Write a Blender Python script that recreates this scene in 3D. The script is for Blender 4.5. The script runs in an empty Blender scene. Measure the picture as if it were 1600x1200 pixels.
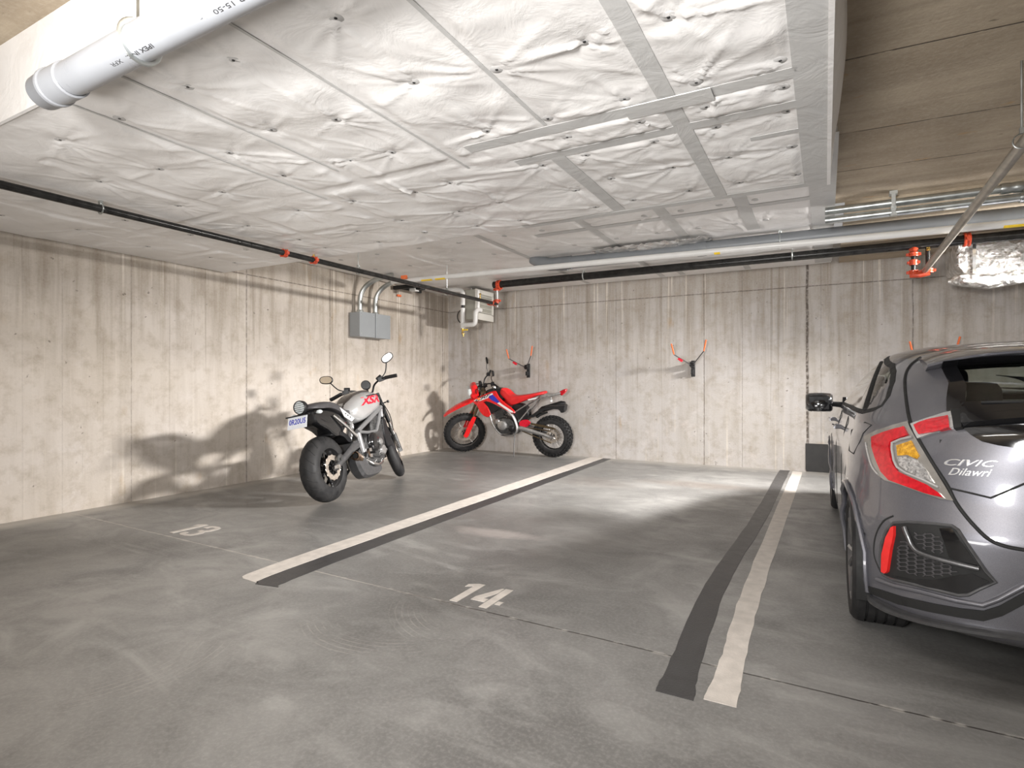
import bpy, bmesh, math, random
import numpy as np
from math import sin, cos, pi, radians, sqrt, atan2
from mathutils import Vector, Matrix
from mathutils.bvhtree import BVHTree
from mathutils.geometry import delaunay_2d_cdt
random.seed(7); rng = np.random.default_rng(7)
SC = bpy.context.scene; COL = SC.collection

# ------------------------------------------------------------------ camera, world, lights, exposure
YAW = radians(28.8); FPX = 890.0; CAMH = 1.2
cd = bpy.data.cameras.new('camera'); cam = bpy.data.objects.new('camera', cd); COL.objects.link(cam)
cam.location = (0, 0, CAMH); cam.rotation_euler = (pi/2, 0, YAW)
cd.sensor_fit = 'HORIZONTAL'; cd.sensor_width = 36; cd.lens = 36*FPX/1600; cd.clip_start = 0.02
SC.camera = cam
SC.view_settings.view_transform = 'Standard'; SC.view_settings.look = 'None'
SC.view_settings.gamma = 1; SC.view_settings.use_curve_mapping = False
SC.view_settings.exposure = -0.05
wd = bpy.data.worlds.new('world'); SC.world = wd; wd.use_nodes = True
wb = wd.node_tree.nodes['Background']; wb.inputs[0].default_value = (1.0, .97, .94, 1); wb.inputs[1].default_value = 0.38

def area(name, loc, size, power, rot=(0, 0, 0), col=(1, .97, .935)):
    l = bpy.data.lights.new(name, 'AREA'); l.shape = 'RECTANGLE'; l.size, l.size_y = size; l.energy = power; l.color = col
    o = bpy.data.objects.new(name, l); COL.objects.link(o); o.location = loc; o.rotation_euler = rot; return o
kl = area('ceiling_tube_light', (2.8, 7.0, 2.58), (.25, 1.0), 330, (0, radians(66), radians(11))); kl.data.spread = radians(84)
area('ceiling_tube_light', (2.9, 5.2, 2.78), (.25, 1.2), 60)
area('ceiling_tube_light', (-1.0, .55, 2.78), (1.2, .3), 30)
area('ceiling_tube_light', (3.6, 2.2, 2.78), (.3, 1.2), 90)
area('ceiling_tube_light', (1.2, -3.2, 2.78), (.3, 1.2), 60)
ul = area('upward_fill_light', (-1.9, -1.9, .35), (1.6, 1.0), 120, (radians(180-28), 0, 0), (1, .97, .94)); ul.data.spread = radians(150)  # added unseen fill aimed upward to brighten the soffit, not a fixture here
fl = bpy.data.lights.new('photographer_flash', 'SPOT'); fl.energy = 1350; fl.spot_size = radians(96); fl.spot_blend = 1.0; fl.shadow_soft_size = .30; fl.color = (1, .985, .965)
fo_ = bpy.data.objects.new('photographer_flash', fl); COL.objects.link(fo_); fo_.location = (-.5, -1.1, 1.70)
fo_.rotation_euler = (Vector((-2.8, 7.0, 2.35))-Vector((-.5, -1.1, 1.70))).to_track_quat('-Z', 'Y').to_euler()

# ------------------------------------------------------------------ materials
class NT:
    def __init__(s, name):
        m = s.m = bpy.data.materials.new(name); m.use_nodes = True
        s.t = m.node_tree; s.b = s.t.nodes['Principled BSDF']
    def n(s, typ, **kw):
        nd = s.t.nodes.new(typ)
        for k, v in kw.items(): setattr(nd, k, v)
        return nd
    def put(s, sock, v):
        if isinstance(v, bpy.types.NodeSocket): s.t.links.new(v, sock)
        else: sock.default_value = v
    def math(s, op, a, b=0.0, c=None, clamp=False):
        nd = s.n('ShaderNodeMath', operation=op, use_clamp=clamp); s.put(nd.inputs[0], a); s.put(nd.inputs[1], b)
        if c is not None: s.put(nd.inputs[2], c)
        return nd.outputs[0]
    def pos(s):
        if not hasattr(s, '_p'):
            s._p = s.n('ShaderNodeNewGeometry').outputs['Position']
            x = s.n('ShaderNodeSeparateXYZ'); s.t.links.new(s._p, x.inputs[0]); s._xyz = x.outputs
        return s._p
    def comb(s, x, y, z):
        nd = s.n('ShaderNodeCombineXYZ'); s.put(nd.inputs[0], x); s.put(nd.inputs[1], y); s.put(nd.inputs[2], z); return nd.outputs[0]
    def noise(s, vec, scale=5, detail=4, rough=.55, dist=0.0):
        nd = s.n('ShaderNodeTexNoise'); s.put(nd.inputs['Vector'], vec); nd.inputs['Scale'].default_value = scale
        nd.inputs['Detail'].default_value = detail; nd.inputs['Roughness'].default_value = rough; nd.inputs['Distortion'].default_value = dist
        return nd.outputs['Fac']
    def voro(s, vec, scale, feat='F1'):
        nd = s.n('ShaderNodeTexVoronoi', feature=feat); s.put(nd.inputs['Vector'], vec); nd.inputs['Scale'].default_value = scale; return nd.outputs['Distance']
    def ramp(s, f, lo, hi, a=0.0, b=1.0):
        nd = s.n('ShaderNodeMapRange'); s.put(nd.inputs[0], f)
        for i, v in enumerate((lo, hi, a, b)): nd.inputs[i+1].default_value = v
        return nd.outputs[0]
    def mix(s, f, a, b, mode='MIX'):
        nd = s.n('ShaderNodeMix', data_type='RGBA', blend_type=mode); s.put(nd.inputs[0], f)
        for i, v in ((6, a), (7, b)):
            if isinstance(v, tuple) and len(v) == 3: v = v+(1,)
            s.put(nd.inputs[i], v)
        return nd.outputs[2]
    def bump(s, h, strength=.3, dist=.01):
        nd = s.n('ShaderNodeBump'); s.put(nd.inputs['Height'], h); nd.inputs['Strength'].default_value = strength
        nd.inputs['Distance'].default_value = dist; s.t.links.new(nd.outputs[0], s.b.inputs['Normal'])
    def col(s, c): s.put(s.b.inputs['Base Color'], c+(1,) if isinstance(c, tuple) else c)
    def rough(s, r): s.put(s.b.inputs['Roughness'], r)

def simple(name, c, rough=.5, metal=0.0, coat=0.0, var=.12, vs=30, bmp=0.0, bs=200, emis=0, trans=0.0, alpha=1.0, ior=1.45, spec=.5):
    t = NT(name); co = t.n('ShaderNodeTexCoord').outputs['Object']
    f = t.noise(co, vs, 3); t.col(t.mix(t.ramp(f, .3, .7), tuple(x*(1-var) for x in c), tuple(min(1, x*(1+var)) for x in c)))
    t.rough(t.ramp(f, .3, .7, max(0, rough*.85), min(1, rough*1.15)))
    t.b.inputs['Metallic'].default_value = metal; t.b.inputs['Coat Weight'].default_value = coat; t.b.inputs['Coat Roughness'].default_value = .05
    t.b.inputs['Transmission Weight'].default_value = trans; t.b.inputs['IOR'].default_value = ior; t.b.inputs['Specular IOR Level'].default_value = spec
    t.b.inputs['Alpha'].default_value = alpha
    if bmp: t.bump(t.noise(co, bs, 4), bmp, .003)
    return t.m

def wall_mat(name, horiz, joints, hz=2.54, tone=(.50, .445, .385)):
    t = NT(name); p = t.pos(); X, Y, Z = t._xyz
    h = X if horiz == 'X' else Y
    v = t.comb(h, 0.0, Z); n = t.noise
    big = n(v, .9, 5, .6)
    streak = n(t.comb(t.math('MULTIPLY', h, 7.0), 3.0, t.math('MULTIPLY', Z, .45)), 1.0, 5, .6, .2)
    fine = n(t.comb(t.math('MULTIPLY', h, 34.0), 9.0, t.math('MULTIPLY', Z, .8)), 1.0, 3, .6, .3)
    grain = n(v, 45, 5, .7); mid = n(v, 6, 5, .65)
    c = t.mix(t.ramp(big, .35, .68), tone, (tone[0]*1.12, tone[1]*1.15, tone[2]*1.22))
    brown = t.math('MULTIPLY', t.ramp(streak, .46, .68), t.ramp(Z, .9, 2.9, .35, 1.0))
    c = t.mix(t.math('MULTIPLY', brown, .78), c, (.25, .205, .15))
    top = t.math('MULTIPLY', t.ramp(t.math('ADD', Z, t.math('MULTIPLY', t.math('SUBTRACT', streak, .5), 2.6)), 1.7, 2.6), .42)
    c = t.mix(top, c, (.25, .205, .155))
    drip = n(t.comb(t.math('MULTIPLY', h, 17.0), 21.0, t.math('MULTIPLY', Z, .22)), 1.0, 2, .5, .1)
    dm = t.math('MAXIMUM', t.ramp(Z, 1.6, 2.6, .1, 1), t.ramp(Z, .9, .2, 0, .9))
    c = t.mix(t.math('MULTIPLY', t.math('MULTIPLY', t.ramp(drip, .635, .665), dm), .8), c, (.66, .61, .54))
    c = t.mix(t.math('MULTIPLY', t.math('MULTIPLY', t.ramp(drip, .36, .31), t.ramp(Z, .4, 2.4, .3, 1)), .5), c, (.20, .165, .12))
    c = t.mix(t.math('MULTIPLY', t.ramp(fine, .60, .70), t.math('MULTIPLY', t.ramp(mid, .4, .6), .5)), c, (.70, .64, .56))
    c = t.mix(t.math('MULTIPLY', t.ramp(fine, .34, .24), .35), c, (.22, .19, .16))
    c = t.mix(t.math('MULTIPLY', t.ramp(mid, .48, .70), .55), c, (.29, .24, .18))
    c = t.mix(t.math('MULTIPLY', t.ramp(n(v, 2.6, 6, .7, .8), .55, .72), .35), c, (.26, .21, .155))
    c = t.mix(t.math('MULTIPLY', t.ramp(n(v, 3.1, 6, .7, .5), .56, .70), t.ramp(Z, 2.2, .4, .05, .5)), c, (.66, .62, .60))
    c = t.mix(t.math('MULTIPLY', t.ramp(grain, .35, .75), .30), c, (.62, .56, .50))
    sp = t.math('ADD', n(v, 16, 3, .6), t.math('MULTIPLY', t.math('SUBTRACT', n(v, 1.7, 2), .5), .35))
    c = t.mix(t.math('MULTIPLY', t.ramp(sp, .695, .74), .7), c, (.14, .12, .10))
    rust = t.math('MULTIPLY', t.ramp(n(t.comb(t.math('MULTIPLY', h, 3.0), 5.0, t.math('MULTIPLY', Z, 1.2)), 1.0, 3), .66, .74), .35)
    c = t.mix(rust, c, (.42, .26, .10))
    wob = t.math('MULTIPLY', t.math('SUBTRACT', n(t.comb(0.0, 7.0, Z), 2.5, 4), .5), .03)
    crack = n(v, 22, 3)
    ln = None
    for j, w, st in joints:
        d = t.math('ABSOLUTE', t.math('SUBTRACT', t.math('ADD', h, wob if st > .6 else 0.0), j))
        k = t.math('MULTIPLY', t.ramp(d, w*.4, w, 1, 0), st)
        ln = k if ln is None else t.math('MAXIMUM', ln, k)
    d = t.math('ABSOLUTE', t.math('SUBTRACT', Z, hz)); k = t.math('MULTIPLY', t.ramp(d, .003, .010, 1, 0), .75)
    ln = t.math('MAXIMUM', ln, k)
    ln = t.math('MULTIPLY', ln, t.ramp(crack, .36, .55, .35, 1))
    c = t.mix(ln, c, (.12, .10, .085))
    t.col(c); t.rough(t.ramp(grain, .3, .7, .7, .95)); t.b.inputs['Specular IOR Level'].default_value = .25
    hgt = t.math('SUBTRACT', t.math('ADD', t.math('MULTIPLY', grain, .35), t.math('MULTIPLY', streak, .3)), t.math('MULTIPLY', ln, .8))
    t.bump(hgt, .55, .012)
    return t.m

def floor_mat():
    t = NT('polished concrete floor'); p = t.pos(); X, Y, Z = t._xyz; n = t.noise
    v = t.comb(X, Y, 0.0)
    big = n(v, .55, 6, .6, .6); mid = n(v, 2.2, 6, .65, .8); fine = n(v, 60, 4, .7)
    sw = n(t.comb(t.math('ADD', t.math('MULTIPLY', X, 1.1), t.math('MULTIPLY', Y, .4)), t.math('MULTIPLY', Y, 2.6), 4.0), 1.3, 5, .6, 1.2)
    c = t.mix(t.ramp(big, .36, .64), (.128, .125, .121), (.282, .277, .268))
    c = t.mix(t.math('MULTIPLY', t.ramp(mid, .42, .68), .6), c, (.135, .131, .126))
    c = t.mix(t.math('MULTIPLY', t.ramp(sw, .52, .72), .45), c, (.40, .395, .38))
    c = t.mix(t.math('MULTIPLY', t.ramp(n(v, 7, 6, .7, .6), .55, .72), .35), c, (.12, .115, .11))
    c = t.mix(t.math('MULTIPLY', t.ramp(fine, .45, .75), .35), c, (.42, .41, .395))
    # darker tyre-worn patch in the left stall, cleaner strip near the walls
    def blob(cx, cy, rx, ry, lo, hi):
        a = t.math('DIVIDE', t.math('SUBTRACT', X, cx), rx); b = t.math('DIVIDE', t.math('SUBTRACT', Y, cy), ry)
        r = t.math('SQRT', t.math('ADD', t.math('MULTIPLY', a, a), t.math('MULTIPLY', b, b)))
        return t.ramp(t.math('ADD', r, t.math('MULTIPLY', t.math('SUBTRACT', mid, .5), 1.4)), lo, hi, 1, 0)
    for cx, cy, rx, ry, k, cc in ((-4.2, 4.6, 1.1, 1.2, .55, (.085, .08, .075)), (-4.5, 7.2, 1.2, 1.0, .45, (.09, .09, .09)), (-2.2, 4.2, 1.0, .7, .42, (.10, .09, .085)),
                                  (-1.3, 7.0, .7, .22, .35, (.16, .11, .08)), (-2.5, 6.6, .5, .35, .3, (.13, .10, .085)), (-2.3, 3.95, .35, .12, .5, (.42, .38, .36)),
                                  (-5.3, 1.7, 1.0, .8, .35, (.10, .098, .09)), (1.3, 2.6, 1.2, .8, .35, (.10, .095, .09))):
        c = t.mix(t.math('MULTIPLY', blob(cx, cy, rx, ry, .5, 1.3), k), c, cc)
    wl = t.math('MAXIMUM', t.ramp(t.math('ADD', X, t.math('MULTIPLY', mid, .12)), -6.0, -5.82, 1, 0), t.ramp(t.math('SUBTRACT', Y, t.math('MULTIPLY', mid, .3)), 8.2, 8.65, 0, 1))
    c = t.mix(t.math('MULTIPLY', wl, .75), c, (.43, .405, .37))
    # trowel swirls
    sc = None
    for cx, cy, r0, r1, a0, a1 in ((-1.95, 2.42, .33, .58, -2.45, -.55), (-1.55, 2.68, .34, .60, -2.9, -1.5), (-2.9, 1.35, .3, .6, -.7, .8)):
        dx = t.math('SUBTRACT', X, cx); dy = t.math('SUBTRACT', Y, cy)
        r = t.math('SQRT', t.math('ADD', t.math('MULTIPLY', dx, dx), t.math('MULTIPLY', dy, dy)))
        an = t.math('ARCTAN2', dy, dx)
        ring = t.ramp(t.math('SINE', t.math('MULTIPLY', t.math('ADD', r, t.math('MULTIPLY', mid, .03)), 190.0)), .55, 1.0)
        ms = t.math('MULTIPLY', t.math('MULTIPLY', t.ramp(r, r0, r0+.12), t.ramp(r, r1-.02, r1, 1, 0)), t.math('MULTIPLY', t.ramp(an, a0, a0+.4), t.ramp(an, a1-.4, a1, 1, 0)))
        k = t.math('MULTIPLY', ring, ms); sc = k if sc is None else t.math('MAXIMUM', sc, k)
    sc = t.math('MULTIPLY', sc, t.ramp(n(v, 7, 4), .38, .62, .0, 1))
    c = t.mix(t.math('MULTIPLY', sc, .34), c, (.42, .40, .37))
    jy = t.math('ADD', 2.53, t.math('ADD', t.math('MULTIPLY', X, -.022), t.math('MULTIPLY', t.math('SUBTRACT', n(t.comb(X, 0.0, 0.0), 2.5, 3), .5), .02)))
    d = t.math('ABSOLUTE', t.math('SUBTRACT', Y, jy))
    jn = t.ramp(d, .002, .0065, 1, 0)
    c = t.mix(jn, c, t.mix(t.ramp(X, -2.6, -1.6), (.42, .39, .36), (.035, .03, .028)))
    edge = t.math('MULTIPLY', t.math('MULTIPLY', t.ramp(d, .006, .02, 1, 0), t.ramp(n(v, 14, 4), .5, .62)), .6)
    c = t.mix(edge, c, (.45, .43, .40))
    t.col(c)
    t.rough(t.math('ADD', t.ramp(mid, .3, .7, .28, .5), t.math('MULTIPLY', fine, .08)))
    t.b.inputs['Specular IOR Level'].default_value = .5
    t.bump(t.math('SUBTRACT', t.math('ADD', t.math('MULTIPLY', fine, .25), t.math('MULTIPLY', sc, .5)), t.math('MULTIPLY', jn, 2.0)), .25, .006)
    return t.m

def slab_mat():
    t = NT('board marked concrete slab'); p = t.pos(); X, Y, Z = t._xyz; n = t.noise
    v = t.comb(X, Y, Z)
    st = n(t.comb(t.math('MULTIPLY', X, .7), t.math('MULTIPLY', Y, 7.0), 2.0), 1.0, 6, .65, .5)
    grain = n(v, 40, 4, .7); big = n(v, 1.6, 5, .6)
    c = t.mix(t.ramp(big, .35, .65), (.34, .275, .20), (.46, .385, .29))
    c = t.mix(t.math('MULTIPLY', t.ramp(st, .42, .7), .6), c, (.26, .21, .155))
    c = t.mix(t.math('MULTIPLY', t.ramp(grain, .45, .8), .3), c, (.60, .53, .43))
    c = t.mix(t.math('MULTIPLY', t.ramp(n(t.comb(t.math('MULTIPLY', X, 2.0), t.math('MULTIPLY', Y, 4.0), 8.0), 2.0, 3), .66, .75), .55), c, (.44, .25, .09))
    c = t.mix(t.math('MULTIPLY', t.ramp(n(t.comb(t.math('MULTIPLY', X, 8.0), t.math('MULTIPLY', Y, 22.0), 1.0), 1.0, 3), .70, .74), .7), c, (.10, .08, .06))
    cr = t.ramp(n(v, 12, 3), .36, .5, .35, 1)
    ln = None
    for j in (2.56, 3.42, 4.42, 5.2):
        d = t.math('ABSOLUTE', t.math('SUBTRACT', t.math('ADD', Y, t.math('MULTIPLY', X, -.05)), j)); k = t.ramp(d, .003, .009, 1, 0)
        ln = k if ln is None else t.math('MAXIMUM', ln, k)
    d = t.math('ABSOLUTE', t.math('SUBTRACT', X, .86)); k = t.math('MULTIPLY', t.ramp(d, .002, .006, 1, 0), t.math('LESS_THAN', Y, 3.5)); ln = t.math('MAXIMUM', ln, k)
    c = t.mix(t.math('MULTIPLY', ln, cr), c, (.11, .09, .07))
    t.col(c); t.rough(.85); t.b.inputs['Specular IOR Level'].default_value = .25
    t.bump(t.math('SUBTRACT', t.math('ADD', t.math('MULTIPLY', grain, .4), t.math('MULTIPLY', st, .6)), ln), .5, .01)
    return t.m

def film_mat(name, a, b, rough):
    t = NT(name); p = t.pos(); n = t.noise
    f = n(p, 1.2, 5, .6); g = n(p, 25, 4, .6)
    c = t.mix(t.ramp(f, .35, .65), a, b); c = t.mix(t.math('MULTIPLY', t.ramp(n(p, 5, 5, .6, .7), .55, .75), .18), c, (.45, .42, .38))
    t.col(c); t.rough(t.ramp(g, .3, .7, rough*.8, rough*1.2)); t.b.inputs['Specular IOR Level'].default_value = .5
    t.bump(t.math('ADD', n(p, 5, 4, .6, 1.0), t.math('MULTIPLY', g, .06)), .22, .03)
    return t.m

def foil_mat():
    t = NT('crinkled foil'); co = t.n('ShaderNodeTexCoord').outputs['Object']
    t.col((.78, .77, .75)); t.b.inputs['Metallic'].default_value = 1.0; t.rough(.27)
    t.bump(t.math('ADD', t.noise(co, 9, 5, .65, 2.0), t.math('MULTIPLY', t.voro(co, 14), .5)), 1.0, .05)
    return t.m

def tire_mat(name='tyre rubber'):
    t = NT(name); co = t.n('ShaderNodeTexCoord').outputs['Object']
    f = t.noise(co, 12, 4); t.col(t.mix(t.ramp(f, .35, .7), (.012, .012, .013), (.030, .029, .029))); t.rough(t.ramp(f, .3, .7, .5, .75)); t.b.inputs['Specular IOR Level'].default_value = .3
    t.bump(t.noise(co, 140, 3), .3, .002); return t.m

def paint_mat(name, c, flake=.0, rough=.32, metal=.6, coat=1.0):
    t = NT(name); co = t.n('ShaderNodeTexCoord').outputs['Object']
    f = t.noise(co, 900, 2); g = t.noise(co, 3, 4)
    cc = t.mix(t.ramp(f, .35, .65), tuple(x*(1-flake) for x in c), tuple(min(1, x*(1+flake)) for x in c))
    cc = t.mix(t.math('MULTIPLY', t.ramp(g, .45, .75), .12), cc, (.35, .32, .29))
    t.col(cc); t.rough(rough); t.b.inputs['Metallic'].default_value = metal
    t.b.inputs['Coat Weight'].default_value = coat; t.b.inputs['Coat Roughness'].default_value = .06
    return t.m

def glass_mat(name, c, rough=.02):
    t = NT(name); t.col(c); t.rough(rough); t.b.inputs['Transmission Weight'].default_value = 1.0; t.b.inputs['IOR'].default_value = 1.02
    # thin window pane: keep a clear-coat reflection over a nearly index-free body
    t.b.inputs['Coat Weight'].default_value = 1.0; t.b.inputs['Coat IOR'].default_value = 1.5; t.b.inputs['Coat Roughness'].default_value = .02
    return t.m

M = {}
M['wall_l'] = wall_mat('left wall concrete', 'Y', [(2.32, .008, .12), (2.62, .008, .15), (3.22, .008, .35), (4.54, .012, .6), (5.88, .012, .65), (8.62, .012, .7), (1.2, .01, .5), (-1, .012, .6)])
M['wall_b'] = wall_mat('back wall concrete', 'X', [(-5.71, .008, .35), (-4.32, .008, .4), (-3.95, .006, .3), (-2.94, .007, .45), (-1.58, .010, .6), (-1.05, .007, .4), (-.215, .022, 1.0), (-.05, .007, .3), (.98, .010, .7), (-5.2, .006, .25), (2.6, .01, .6)], tone=(.475, .445, .415))
M['wall_o'] = wall_mat('side wall concrete', 'Y', [(0, .01, .6), (2.4, .01, .6), (4.8, .01, .6)])
M['floor'] = floor_mat(); M['slab'] = slab_mat()
M['film'] = film_mat('white vapour film', (.77, .75, .73), (.84, .825, .81), .36)
M['tape'] = film_mat('grey sheathing tape', (.50, .495, .485), (.56, .555, .54), .5)
M['cap'] = simple('grey fastener plate', (.50, .49, .48), .6)
M['black'] = simple('black plastic', (.010, .010, .011), .42, vs=40)
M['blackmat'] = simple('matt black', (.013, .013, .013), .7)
M['blackpipe'] = simple('black steel pipe', (.022, .021, .02), .22, metal=.3, var=.4, vs=15, bmp=.15, bs=60)
M['blackgloss'] = simple('glossy black plastic', (.008, .008, .009), .10, coat=1)
M['galv'] = simple('galvanised steel', (.50, .52, .51), .33, metal=.95, var=.2, vs=9)
M['steelpipe'] = simple('bare steel pipe', (.42, .39, .34), .36, metal=.9, var=.2, vs=12)
M['framegrey'] = simple('satin grey frame paint', (.30, .30, .305), .35, metal=.5, coat=.3, var=.05)
M['chrome'] = simple('bright metal', (.82, .81, .80), .16, metal=1, var=.05)
M['alu'] = simple('cast aluminium', (.46, .455, .45), .40, metal=.9, var=.15, bmp=.1)
M['aludark'] = simple('dark engine casting', (.10, .10, .10), .42, metal=.7, var=.3, bmp=.2)
M['gunmetal'] = simple('gunmetal paint', (.13, .13, .135), .34, metal=.7, coat=.4)
M['pvc'] = simple('grey pipe plastic', (.17, .18, .19), .42, var=.06, vs=6)
M['pvclight'] = simple('light grey pipe plastic', (.30, .31, .33), .30, var=.05, vs=6)
M['pvcwhite'] = simple('white pipe plastic', (.62, .61, .59), .35, var=.05, vs=6)
M['redpipe'] = simple('red pipe fitting paint', (.50, .055, .018), .35, coat=.3, var=.2)
M['brass'] = simple('brass', (.66, .45, .14), .3, metal=1)
M['orange'] = simple('orange plastic', (.72, .16, .05), .5)
M['yellow'] = simple('yellow label', (.80, .55, .03), .5)
M['boxgrey'] = simple('grey box paint', (.29, .305, .315), .45, var=.04, vs=4)
M['heater'] = simple('pale heater enamel', (.60, .58, .53), .4, var=.04, vs=4)
M['heaterside'] = simple('olive grey heater side', (.30, .29, .25), .45, var=.05, vs=4)
M['foil'] = foil_mat()
M['paintwhite'] = simple('white floor paint', (.60, .555, .51), .6, var=.12, vs=14, bmp=.5, bs=120)
M['paintdark'] = simple('dark grey floor paint', (.050, .049, .050), .42, var=.25, vs=12, bmp=.5, bs=120)
M['darkpaint'] = simple('dark wall paint', (.032, .031, .031), .6, var=.3, vs=9, bmp=.3, bs=60)
M['tyre'] = tire_mat()
M['carpaint'] = paint_mat('metallic grey car paint', (.150, .150, .170), .25, .40, .6)
M['carglass'] = glass_mat('tinted green glass', (.66, .74, .66))
M['interior'] = simple('dark car interior', (.022, .021, .022), .75)
M['seatcloth'] = simple('charcoal seat cloth', (.045, .043, .044), .85)
M['lensred'] = simple('red lamp lens', (.46, .008, .016), .10, coat=1, var=.25, vs=60)
M['reflred'] = simple('bright red reflector', (.72, .02, .018), .2, coat=1, var=.08)
M['amber'] = simple('amber lamp lens', (.80, .36, .03), .15, coat=1, var=.5, vs=70, metal=.4)
M['lensclear'] = simple('clear faceted lens', (.62, .62, .63), .12, metal=.7, coat=1, var=.6, vs=85, bmp=.9, bs=60)
M['badge'] = simple('badge chrome', (.80, .80, .80), .32, metal=.8, var=.03)
M['lenssilver'] = simple('silver lamp trim', (.50, .49, .48), .25, metal=.5, coat=1, var=.08)
M['lensgrey'] = simple('pale smoked lens edge', (.27, .255, .235), .12, metal=.3, coat=1, var=.1)
M['tank'] = paint_mat('silver tank paint', (.60, .60, .60), .08, .25, .55)
M['redbike'] = simple('red bike plastic', (.68, .012, .014), .28, coat=.5, var=.06, vs=8)
M['redseat'] = simple('red seat vinyl', (.66, .02, .022), .45, var=.08, vs=8)
M['reddecal'] = simple('red graphic', (.62, .01, .03), .3)
M['white'] = simple('white plastic', (.76, .75, .74), .35, var=.04)
M['blue'] = simple('blue graphic', (.03, .04, .42), .35)
M['seatblack'] = simple('dark grey seat vinyl', (.055, .052, .055), .5, var=.15)
M['gold'] = simple('bronze fork tube', (.20, .15, .09), .3, metal=.9)
M['disc'] = simple('drilled brake disc steel', (.60, .53, .46), .35, metal=.8, var=.15, vs=40)
M['mirror'] = simple('mirror glass', (.62, .61, .59), .05, metal=1, var=.02)
M['plate'] = simple('white licence plate', (.74, .76, .80), .4, var=.04)
M['headlens'] = simple('clear headlamp lens', (.62, .66, .66), .1, coat=1, var=.15)
M['bluemetal'] = simple('exhaust steel blued', (.42, .30, .22), .3, metal=1, var=.3)
M['tankbrown'] = simple('dark bronze panel', (.05, .042, .038), .3, coat=.6)

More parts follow.
